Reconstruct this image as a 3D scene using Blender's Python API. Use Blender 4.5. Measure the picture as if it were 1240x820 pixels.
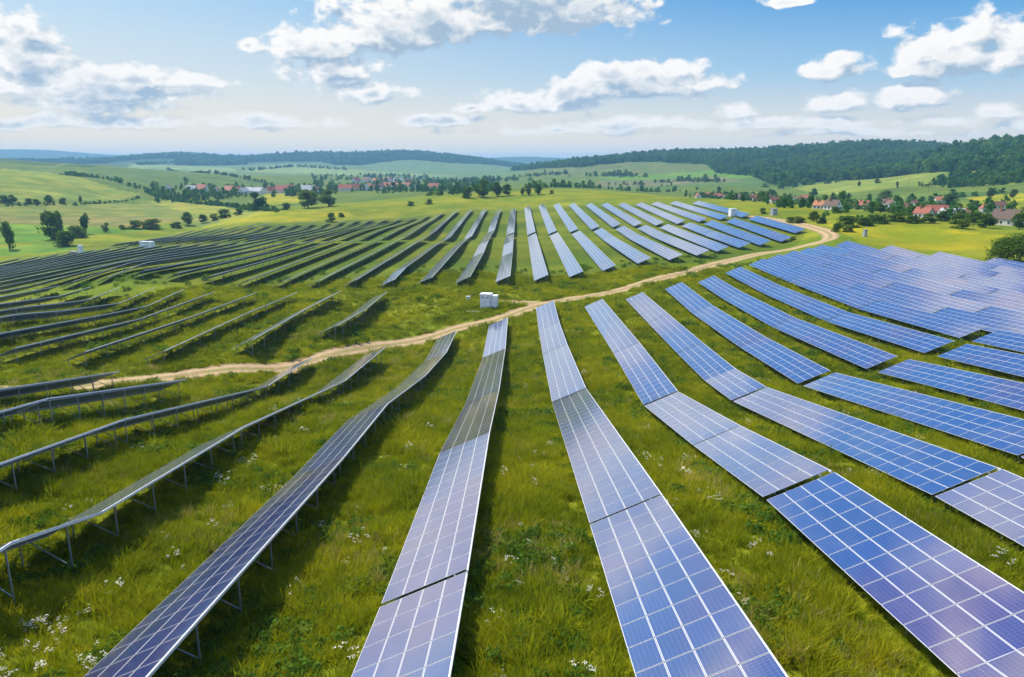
import bpy, bmesh, math, random
import numpy as np
from mathutils import Vector, Matrix, Euler
rad = math.radians
SC = bpy.context.scene
for _o in list(bpy.data.objects): bpy.data.objects.remove(_o)

# ------------------------------------------------------------------ camera
CZ = 45.0
cam = bpy.data.cameras.new('drone_camera'); cam_o = bpy.data.objects.new('drone_camera', cam)
SC.collection.objects.link(cam_o); SC.camera = cam_o
cam.sensor_fit = 'HORIZONTAL'; cam.sensor_width = 36.0; cam.lens = 885.0/1240.0*36.0
cam.clip_start = 0.5; cam.clip_end = 40000.0
cam_o.location = (0, 0, CZ)
cam_o.rotation_euler = (rad(90) - math.atan((410-197)/885.0), 0, math.atan(8/885.0))

# ------------------------------------------------------------------ node helpers
class N:
    """small builder around a node tree"""
    def __init__(s, tree): s.t = tree; s.n = tree.nodes; s.l = tree.links
    def new(s, typ, **kw):
        n = s.n.new(typ)
        for k, v in kw.items(): setattr(n, k, v)
        return n
    def put(s, sock, v):
        if isinstance(v, bpy.types.NodeSocket): s.l.new(v, sock)
        elif v is not None: sock.default_value = v
    def m(s, op, a, b=None, c=None, clamp=False):
        n = s.new('ShaderNodeMath', operation=op, use_clamp=clamp)
        for i, v in enumerate((a, b, c)): s.put(n.inputs[i], v)
        return n.outputs[0]
    def v(s, op, a, b=None, scale=None):
        n = s.new('ShaderNodeVectorMath', operation=op)
        s.put(n.inputs[0], a); s.put(n.inputs[1], b)
        if scale is not None: s.put(n.inputs['Scale'], scale)
        return n.outputs['Value'] if op in ('LENGTH', 'DOT_PRODUCT', 'DISTANCE') else n.outputs[0]
    def sep(s, v):
        n = s.new('ShaderNodeSeparateXYZ'); s.put(n.inputs[0], v); return n.outputs
    def comb(s, x, y, z):
        n = s.new('ShaderNodeCombineXYZ')
        for i, q in enumerate((x, y, z)): s.put(n.inputs[i], q)
        return n.outputs[0]
    def noise(s, vec, scale, detail=4.0, rough=0.55, dist=0.0, dims='3D'):
        n = s.new('ShaderNodeTexNoise', noise_dimensions=dims)
        s.put(n.inputs['Vector'], vec); s.put(n.inputs['Scale'], scale); s.put(n.inputs['Detail'], detail)
        s.put(n.inputs['Roughness'], rough); s.put(n.inputs['Distortion'], dist)
        return n.outputs['Fac']
    def mix(s, f, a, b, blend='MIX'):
        n = s.new('ShaderNodeMix', data_type='RGBA', blend_type=blend)
        s.put(n.inputs[0], f); s.put(n.inputs[6], a); s.put(n.inputs[7], b)
        return n.outputs[2]
    def rng(s, x, a, b, c=0.0, d=1.0, smooth=True):
        n = s.new('ShaderNodeMapRange', interpolation_type='SMOOTHSTEP' if smooth else 'LINEAR')
        for i, q in enumerate((x, a, b, c, d)): s.put(n.inputs[i], q)
        return n.outputs[0]
def col(r, g, b): return (r, g, b, 1.0)

# ------------------------------------------------------------------ sun, sky, exposure
SUN_EL, SUN_AZ = rad(54.0), rad(-52.0)          # azimuth measured from +Y (view direction), negative = left
sun_dir = Vector((math.sin(SUN_AZ)*math.cos(SUN_EL), math.cos(SUN_AZ)*math.cos(SUN_EL), math.sin(SUN_EL)))
sl = bpy.data.lights.new('sun', 'SUN'); sl.energy = 3.5; sl.angle = rad(0.5); sl.color = (1.0, 0.90, 0.71)
so = bpy.data.objects.new('sun', sl); SC.collection.objects.link(so); so.location = (-300, 200, 300)
so.rotation_euler = sun_dir.to_track_quat('Z', 'Y').to_euler()
SC.view_settings.view_transform = 'Standard'; SC.view_settings.look = 'None'
SC.view_settings.gamma = 1.0; SC.view_settings.use_curve_mapping = False
SC.view_settings.exposure = 0.88

W = bpy.data.worlds.new('World'); SC.world = W; W.use_nodes = True
W.cycles.sampling_method = 'MANUAL'; W.cycles.sample_map_resolution = 512
wt = W.node_tree; wt.nodes.clear()
CLOUDS = [  # azimuth, elevation, half width, half height (radians) of each cumulus
 (0.02,0.186,0.140,0.046),(-0.05,0.172,0.06,0.024),(0.085,0.172,0.03,0.018),(0.504, 0.114, 0.057, 0.036),(0.522, 0.134, 0.035, 0.025),(0.562, 0.114, 0.034, 0.032),(0.473, 0.1, 0.038, 0.012),(0.381, 0.106, 0.046, 0.016),(0.394, 0.115, 0.022, 0.011),(0.156, 0.094, 0.099, 0.024),(0.119, 0.108, 0.047, 0.018),(0.191, 0.109, 0.051, 0.018),(0.233, 0.093, 0.035, 0.014),(0.013, 0.072, 0.059, 0.018),(0.066, 0.082, 0.043, 0.02),(-0.166, 0.158, 0.103, 0.043),(-0.253, 0.138, 0.06, 0.03),(-0.24, 0.113, 0.056, 0.029),(-0.19, 0.084, 0.057, 0.018),(-0.103, 0.173, 0.083, 0.038),(0.012, 0.202, 0.135, 0.037),(0.075, 0.174, 0.031, 0.017),(-0.578, 0.135, 0.037, 0.026),(-0.574, 0.106, 0.038, 0.03),(-0.51, 0.08, 0.124, 0.025),(-0.467, 0.095, 0.077, 0.018),(-0.504, 0.064, 0.084, 0.015),(-0.432, 0.092, 0.08, 0.013),(0.398, 0.068, 0.038, 0.017),(0.468, 0.07, 0.047, 0.016),(0.275, 0.06, 0.028, 0.014),(0.306, 0.047, 0.059, 0.01),(0.121, 0.047, 0.075, 0.011),(0.205, 0.048, 0.062, 0.01),(0.505, 0.045, 0.049, 0.009),(0.559, 0.055, 0.022, 0.01),(-0.096, 0.051, 0.075, 0.011),(0.382, 0.044, 0.056, 0.01),(-0.052, 0.065, 0.043, 0.009),(-0.498, 0.044, 0.152, 0.011),(-0.314, 0.047, 0.118, 0.012),(-0.586, 0.042, 0.061, 0.011),(-0.331, 0.136, 0.011, 0.009),(-0.238, 0.186, 0.014, 0.01),(0.319, 0.187, 0.032, 0.009),(0.576, 0.041, 0.03, 0.009),(0.056, 0.039, 0.129, 0.008),(0.429, 0.035, 0.134, 0.008),(-0.3, 0.4, 0.13, 0.05),(-0.58, 0.27, 0.13, 0.07),(-0.40, 0.22, 0.07, 0.025),(-0.75, 0.36, 0.12, 0.05),(-0.45, 0.33, 0.06, 0.03),(0.19, 0.465, 0.12, 0.065),(0.31, 0.45, 0.10, 0.035),(-0.05, 0.33, 0.06, 0.025)]
g = bpy.data.node_groups.new('cloud_field', 'ShaderNodeTree')
g.interface.new_socket('Azimuth', in_out='INPUT', socket_type='NodeSocketFloat')
g.interface.new_socket('Elevation', in_out='INPUT', socket_type='NodeSocketFloat')
g.interface.new_socket('Field', in_out='OUTPUT', socket_type='NodeSocketFloat')
n = N(g); gi = n.new('NodeGroupInput'); go = n.new('NodeGroupOutput')
az, el = gi.outputs[0], gi.outputs[1]
pv = n.comb(az, n.m('MULTIPLY', el, 1.5), 0.37)
w1 = n.m('SUBTRACT', n.noise(pv, 13.0, 3.0), 0.5); w2 = n.m('SUBTRACT', n.noise(n.v('ADD', pv, (7.1, 3.3, 1.0)), 13.0, 3.0), 0.5)
azw = n.m('MULTIPLY_ADD', w1, 0.045, az); elw = n.m('MULTIPLY_ADD', w2, 0.022, el)
acc = None
for a0, e0, ra, re in CLOUDS:
    dx = n.m('MULTIPLY', n.m('SUBTRACT', azw, a0), 1/ra)
    dy = n.m('MULTIPLY', n.m('SUBTRACT', elw, e0), 1/re)
    dy = n.m('MAXIMUM', dy, n.m('MULTIPLY', dy, -1.7))          # flatter bases
    d = n.m('MULTIPLY_ADD', dx, dx, n.m('MULTIPLY', dy, dy))
    d = n.m('SUBTRACT', 1.0, n.m('SQRT', d))
    d = n.m('MAXIMUM', d, -1.0)
    acc = d if acc is None else n.m('SMOOTH_MAX', acc, d, 0.18)
big = n.noise(n.comb(n.m('MULTIPLY', az, 1.0), n.m('MULTIPLY', el, 1.9), 2.1), 3.4, 3.0, 0.55)   # loose cloud above and round the view
far = n.m('MAXIMUM', n.rng(el, 0.25, 0.36), n.rng(n.m('ABSOLUTE', az), 0.72, 0.85))
hi = n.m('MULTIPLY', n.m('SUBTRACT', big, 0.60), 6.0)
hi = n.m('SUBTRACT', n.m('MULTIPLY', n.m('ADD', hi, 1.0), far), 1.0)
acc = n.m('MAXIMUM', n.m('ADD', acc, 0.24), hi)
f1 = n.m('SUBTRACT', n.noise(pv, 46.0, 9.0, 0.62, 0.3), 0.5)
def puff(scale):
    q = n.new('ShaderNodeTexVoronoi', feature='SMOOTH_F1'); n.put(q.inputs['Vector'], n.v('ADD', pv, n.v('SCALE', n.comb(w1, w2, 0.0), scale=0.05)))
    q.inputs['Scale'].default_value = scale; q.inputs['Smoothness'].default_value = 0.35; return n.m('SUBTRACT', 0.42, q.outputs['Distance'])
acc = n.m('ADD', acc, n.m('ADD', n.m('MULTIPLY', puff(30.0), 0.62), n.m('MULTIPLY', puff(75.0), 0.28)))
f2 = n.m('SUBTRACT', n.noise(pv, 17.0, 2.0, 0.5), 0.5)
acc = n.m('ADD', n.m('MULTIPLY_ADD', f1, 1.3, acc), n.m('MULTIPLY', f2, 1.2))
n.l.new(acc, go.inputs[0])

n = N(wt)
tc = n.new('ShaderNodeTexCoord'); dv = n.v('NORMALIZE', tc.outputs['Generated'])
X, Y, Z = n.sep(dv)
az = n.m('ARCTAN2', X, Y); el = n.m('ARCSINE', Z)
def field(a, e):
    q = n.new('ShaderNodeGroup'); q.node_tree = g; n.put(q.inputs[0], a); n.put(q.inputs[1], e); return q.outputs[0]
fd = field(az, el); fs = field(n.m('ADD', az, -0.011), n.m('ADD', el, 0.013))
dens = n.rng(fd, -0.05, n.rng(el, 0.02, 0.11, 0.95, 0.38))
thick = n.rng(fd, 0.60, 1.35)
lit = n.m('ADD', n.m('MULTIPLY', n.m('SUBTRACT', fd, fs), 1.45), 0.62, clamp=True)
lit = n.m('SUBTRACT', lit, n.m('MULTIPLY', thick, n.rng(az, 0.40, 0.0, 0.16, 0.72)), clamp=True)
gm = n.m('ADD', n.m('POWER', n.m('MULTIPLY', n.m('SUBTRACT', az, 0.03), 7.5), 2.0), n.m('POWER', n.m('MULTIPLY', n.m('SUBTRACT', el, 0.20), 22.0), 2.0))
lit = n.m('SUBTRACT', lit, n.rng(gm, 1.2, 0.0, 0.0, 0.26), clamp=True)     # the heavy cloud overhead is seen from its shaded base
sky = n.new('ShaderNodeTexSky', sky_type='NISHITA', sun_disc=False, sun_elevation=SUN_EL, sun_rotation=SUN_AZ,
            altitude=300.0, air_density=1.0, dust_density=1.2, ozone_density=2.0)
SKY_S = 0.15
skc = n.v('SCALE', sky.outputs[0], scale=SKY_S)
def vcol(*c): return col(*[q*1.04 for q in c])
lr = n.rng(n.m('MULTIPLY_ADD', el, 1.3, az), -0.55, 0.85)             # pale towards the sun, deeper blue away from it
low = n.mix(lr, vcol(0.520, 0.465, 0.365), vcol(0.450, 0.430, 0.385))
mid_ = n.mix(lr, vcol(0.380, 0.425, 0.445), vcol(0.160, 0.295, 0.420))
top = n.mix(lr, vcol(0.255, 0.380, 0.490), vcol(0.036, 0.175, 0.385))
ovr = n.mix(lr, vcol(0.190, 0.320, 0.460), vcol(0.026, 0.125, 0.330))
air = n.mix(n.rng(el, 0.020, 0.120), low, mid_); air = n.mix(n.rng(el, 0.09, 0.22), air, top); air = n.mix(n.rng(el, 0.2, 0.6), air, ovr)
front = n.m('MULTIPLY', n.rng(el, 0.85, 0.50), n.rng(n.m('ABSOLUTE', az), 1.3, 0.85))
skc = n.mix(front, skc, air)
cc = n.mix(lit, col(0.215, 0.285, 0.36), col(0.56, 0.55, 0.535))
toward = n.v('DOT_PRODUCT', dv, tuple(sun_dir))                     # clouds nearer the sun scatter more of it forwards
cc = n.mix(n.rng(toward, 0.68, 0.84), cc, n.v('MULTIPLY', cc, (3.2, 2.75, 2.2)))
out = n.mix(n.m('MULTIPLY', dens, n.rng(el, 0.0, 0.07, 0.55, 1.0)), skc, cc)
bg = n.new('ShaderNodeBackground'); n.l.new(out, bg.inputs[0]); bg.inputs[1].default_value = 1.0
wo = n.new('ShaderNodeOutputWorld'); n.l.new(bg.outputs[0], wo.inputs[0])

SC.render.engine = 'CYCLES'
cy = SC.cycles
cy.max_bounces = 6; cy.diffuse_bounces = 2; cy.glossy_bounces = 3; cy.transmission_bounces = 3
cy.volume_bounces = 0; cy.transparent_max_bounces = 8; cy.use_denoising = True; cy.caustics_reflective = False
cy.use_adaptive_sampling = True; cy.adaptive_threshold = 0.02
random.seed(11); RNG = np.random.default_rng(7)

# ------------------------------------------------------------------ object helpers
COL = SC.collection
def tag(o, label=None, cat=None, group=None, kind=None):
    if label: o['label'] = label
    if cat: o['category'] = cat
    if group: o['group'] = group
    if kind: o['kind'] = kind
    return o
def link(name, me, mats=(), parent=None, loc=(0, 0, 0)):
    for m_ in mats: me.materials.append(m_)
    o = bpy.data.objects.new(name, me); COL.objects.link(o); o.location = loc
    if parent: o.parent = parent
    return o
def empty(name, loc, rz=0.0):
    o = bpy.data.objects.new(name, None); COL.objects.link(o); o.location = loc; o.rotation_euler = (0, 0, rz)
    o.empty_display_size = 0.5; return o
def mesh(name, verts, faces, mi=None, uvs=None):
    """verts (n,3), faces (m,4) or list; numpy fast path for quads"""
    me = bpy.data.meshes.new(name)
    v = np.asarray(verts, dtype=np.float32)
    if isinstance(faces, np.ndarray):
        k = faces.shape[1]
        me.vertices.add(len(v)); me.vertices.foreach_set('co', v.ravel())
        me.loops.add(faces.size); me.loops.foreach_set('vertex_index', faces.astype(np.int32).ravel())
        me.polygons.add(len(faces)); me.polygons.foreach_set('loop_start', np.arange(0, faces.size, k, dtype=np.int32))
        if mi is not None: me.polygons.foreach_set('material_index', np.asarray(mi, dtype=np.int32))
        me.update(calc_edges=True)
    else:
        me.from_pydata([tuple(map(float, q)) for q in v], [], [tuple(int(i) for i in f) for f in faces])
        if mi is not None: me.polygons.foreach_set('material_index', np.asarray(mi, dtype=np.int32))
    if uvs is not None:
        uv = me.uv_layers.new(name='UVMap'); uv.data.foreach_set('uv', np.asarray(uvs, dtype=np.float32).ravel())
    me.validate(); me.polygons.foreach_set('use_smooth', np.zeros(len(me.polygons), bool)); me.update(); return me
BOXF = np.array([[0,1,2,3],[7,6,5,4],[4,5,1,0],[5,6,2,1],[6,7,3,2],[7,4,0,3]])   # 0..3 top ccw, 4..7 bottom
class MB:
    """collects boxes and bars into one mesh"""
    def __init__(s): s.v = []; s.f = []; s.mi = []; s.k = 0
    def add(s, v, f, m=0):
        s.v.append(np.asarray(v, float)); s.f += [tuple(i + s.k for i in q) for q in f]; s.mi += [m]*len(f); s.k += len(v)
    def box(s, c, d, m=0, R=None):
        x, y, z = d[0]/2, d[1]/2, d[2]/2
        v = np.array([(-x,-y,z),(x,-y,z),(x,y,z),(-x,y,z),(-x,-y,-z),(x,-y,-z),(x,y,-z),(-x,y,-z)])
        if R is not None: v = v @ np.array(R.to_3x3()).T
        s.add(v + np.array(c), BOXF.tolist(), m)
    def bar(s, a, b, w, t, m=0):
        a, b = Vector(a), Vector(b); d = b - a
        R = d.to_track_quat('Y', 'Z').to_matrix()
        s.box((a + b)/2, (w, d.length, t), m, R)
    def mesh(s, name): return mesh(name, np.vstack(s.v), s.f, s.mi)
    def build(s, name, mats, parent=None, loc=(0,0,0)): return link(name, s.mesh(name), mats, parent, loc)

# ------------------------------------------------------------------ materials
def principled(name, base, rough=0.6, metal=0.0, spec=0.5):
    m = bpy.data.materials.new(name); m.use_nodes = True
    b = m.node_tree.nodes['Principled BSDF']
    n = N(m.node_tree)
    n.put(b.inputs['Base Color'], base if not isinstance(base, tuple) else base); b.inputs['Roughness'].default_value = rough
    b.inputs['Metallic'].default_value = metal; b.inputs['Specular IOR Level'].default_value = spec
    return m, n, b
M = {}
def worn(key, c, rough=0.55, metal=0.0, amt=0.25, scale=6.0):
    m, n, b = principled(key, col(*c), rough, metal)
    tcn = n.new('ShaderNodeTexCoord')
    f = n.noise(tcn.outputs['Object'], scale, 5.0, 0.6)
    f = n.rng(f, 0.3, 0.7)
    n.l.new(n.mix(f, col(*[q*(1-amt) for q in c]), col(*[min(1, q*(1+amt*0.4)) for q in c])), b.inputs['Base Color'])
    M[key] = m; return m
worn('galvanised_steel', (0.42,0.45,0.47), 0.45, 0.55)
worn('aluminium', (0.72,0.74,0.76), 0.4, 0.2, 0.1)
worn('panel_back', (0.12,0.20,0.30), 0.5)
worn('white_paint', (0.78,0.79,0.80), 0.45, 0.0, 0.10, 2.0)
worn('grey_paint', (0.35,0.37,0.38), 0.5)
worn('dark_vent', (0.05,0.055,0.06), 0.6)
worn('concrete', (0.42,0.39,0.33), 0.85)
worn('wood', (0.20,0.13,0.07), 0.8)
worn('bark', (0.10,0.075,0.05), 0.9, 0.0, 0.4)
worn('brick', (0.30,0.14,0.08), 0.85)
worn('window_glass', (0.03,0.04,0.05), 0.12)
def by_object_colour(key, rough, amt, scale):
    m, n, b = principled(key, col(.5,.5,.5), rough)
    oi = n.new('ShaderNodeObjectInfo'); tcn = n.new('ShaderNodeTexCoord')
    f = n.rng(n.noise(tcn.outputs['Object'], scale, 4.0, 0.6), 0.3, 0.7, 1-amt, 1+amt*0.3)
    n.l.new(n.v('SCALE', oi.outputs['Color'], scale=f), b.inputs['Base Color']); M[key] = m
by_object_colour('house_render', 0.85, 0.15, 1.2)
by_object_colour('roof_tiles', 0.8, 0.4, 3.0)

# solar module: glass over blue cells with white frame and grid lines, all in the UVs of one module
m, n, b = principled('solar_module', col(.03,.05,.2), 0.10)
uvn = n.new('ShaderNodeUVMap'); U, V, _ = n.sep(uvn.outputs[0])
oi = n.new('ShaderNodeObjectInfo'); at = n.new('ShaderNodeAttribute', attribute_name='module_random')
rnd = n.m('FRACT', n.m('ADD', oi.outputs['Random'], at.outputs['Fac']))
eu = n.m('MINIMUM', U, n.m('SUBTRACT', 1.0, U)); ev = n.m('MINIMUM', V, n.m('SUBTRACT', 1.0, V))
fr = n.m('MAXIMUM', n.m('LESS_THAN', eu, 0.024), n.m('LESS_THAN', ev, 0.0095))
def lines(x, k, w):
    q = n.m('FRACT', n.m('MULTIPLY', x, float(k))); q = n.m('MINIMUM', q, n.m('SUBTRACT', 1.0, q)); return n.m('LESS_THAN', q, w)
cellg = n.m('MAXIMUM', lines(U, 6, 0.028), lines(V, 10, 0.030))
bus = lines(U, 18, 0.07)
geo = n.new('ShaderNodeNewGeometry')
pn = n.noise(geo.outputs['Position'], 0.055, 3.0, 0.5)
mixv = n.m('ADD', n.m('MULTIPLY', rnd, 0.22), n.m('MULTIPLY', n.rng(pn, 0.35, 0.65), 0.75))
blue = n.mix(n.rng(mixv, 0.35, 1.15), col(0.003,0.022,0.165), col(0.052,0.016,0.115))
wn = n.new('ShaderNodeTexWhiteNoise', noise_dimensions='1D'); n.l.new(rnd, wn.inputs['W'])
blue = n.v('SCALE', blue, scale=n.rng(wn.outputs['Value'], 0.0, 1.0, 0.88, 1.08, False))
c = n.mix(n.m('MULTIPLY', bus, 0.09), blue, col(0.45,0.47,0.55))
c = n.mix(n.m('MULTIPLY', cellg, 0.20), c, col(0.55,0.57,0.66))
dn = n.noise(n.v('MULTIPLY', geo.outputs['Position'], (0.5, 0.16, 0.5)), 1.0, 5.0, 0.65)
c = n.mix(n.m('MULTIPLY', n.rng(dn, 0.42, 0.75), 0.10), c, col(0.42,0.36,0.27))          # dust film in drifts
c = n.mix(fr, c, col(0.62,0.63,0.68))
n.l.new(c, b.inputs['Base Color'])
n.l.new(n.m('MULTIPLY_ADD', fr, 0.35, n.m('MULTIPLY_ADD', wn.outputs['Value'], 0.05, 0.12)), b.inputs['Roughness'])
b.inputs['IOR'].default_value = 1.8; b.inputs['Coat Weight'].default_value = 1.0; b.inputs['Coat IOR'].default_value = 2.7; b.inputs['Coat Roughness'].default_value = 0.09
b.inputs['Sheen Weight'].default_value = 0.5; b.inputs['Sheen Roughness'].default_value = 0.17; b.inputs['Sheen Tint'].default_value = (1.0, 0.86, 0.68, 1)    # dusty sheen, its warm tint standing in for pale sky reflections
M['solar_module'] = m

def foliage(key, c1, c2, c3, trans=0.35, scale=0.05, tip=None, var=0.45):
    """leaf material: colour drifts over the place and from plant to plant"""
    m = bpy.data.materials.new(key); m.use_nodes = True; t = m.node_tree; t.nodes.clear(); n = N(t)
    geo = n.new('ShaderNodeNewGeometry'); oi = n.new('ShaderNodeObjectInfo')
    pn = n.rng(n.noise(geo.outputs['Position'], scale, 4.0, 0.6), 0.32, 0.68)
    pf = n.rng(n.noise(geo.outputs['Position'], scale*9.0, 3.0, 0.6), 0.30, 0.70)
    pn = n.m('ADD', n.m('MULTIPLY', pn, 0.60), n.m('MULTIPLY', pf, 0.40))
    pn = n.m('ADD', n.m('MULTIPLY', n.m('SUBTRACT', oi.outputs['Random'], 0.5), var), pn)
    c = n.mix(n.rng(pn, 0.0, 0.55, smooth=False), col(*c1), col(*c2)); c = n.mix(n.rng(pn, 0.55, 1.1, smooth=False), c, col(*c3))
    if tip:
        ta = n.new('ShaderNodeAttribute', attribute_name='tip'); c = n.mix(n.m('MULTIPLY', ta.outputs['Fac'], 0.55), c, col(*tip))
    d = n.new('ShaderNodeBsdfDiffuse'); n.l.new(c, d.inputs[0])
    tr = n.new('ShaderNodeBsdfTranslucent'); n.l.new(n.v('MULTIPLY', c, (1.15, 1.2, 0.6)), tr.inputs[0])
    mx = n.new('ShaderNodeMixShader'); mx.inputs[0].default_value = trans
    n.l.new(d.outputs[0], mx.inputs[1]); n.l.new(tr.outputs[0], mx.inputs[2])
    o = n.new('ShaderNodeOutputMaterial'); n.l.new(mx.outputs[0], o.inputs[0]); M[key] = m; return m
foliage('grass_blades', (0.038,0.095,0.006), (0.165,0.235,0.007), (0.450,0.400,0.020), 0.42, 0.09, (0.32,0.31,0.02))
foliage('weed_leaves', (0.050,0.120,0.016), (0.085,0.165,0.020), (0.150,0.21,0.03), 0.35, 0.1)
foliage('dry_stalks', (0.36,0.31,0.10), (0.44,0.36,0.15), (0.32,0.33,0.07), 0.3, 0.2)
foliage('tree_leaves', (0.045,0.105,0.022), (0.080,0.150,0.026), (0.130,0.190,0.034), 0.40, 0.02, None, 0.9)
foliage('bush_leaves', (0.055,0.115,0.018), (0.100,0.165,0.024), (0.160,0.205,0.034), 0.38, 0.03, None, 0.9)
foliage('forest_leaves', (0.030,0.105,0.024), (0.062,0.160,0.030), (0.120,0.215,0.038), 0.28, 0.006, None, 0.8)
m, n, b = principled('white_petals', col(0.78,0.78,0.70), 0.7); M['white_petals'] = m
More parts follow.
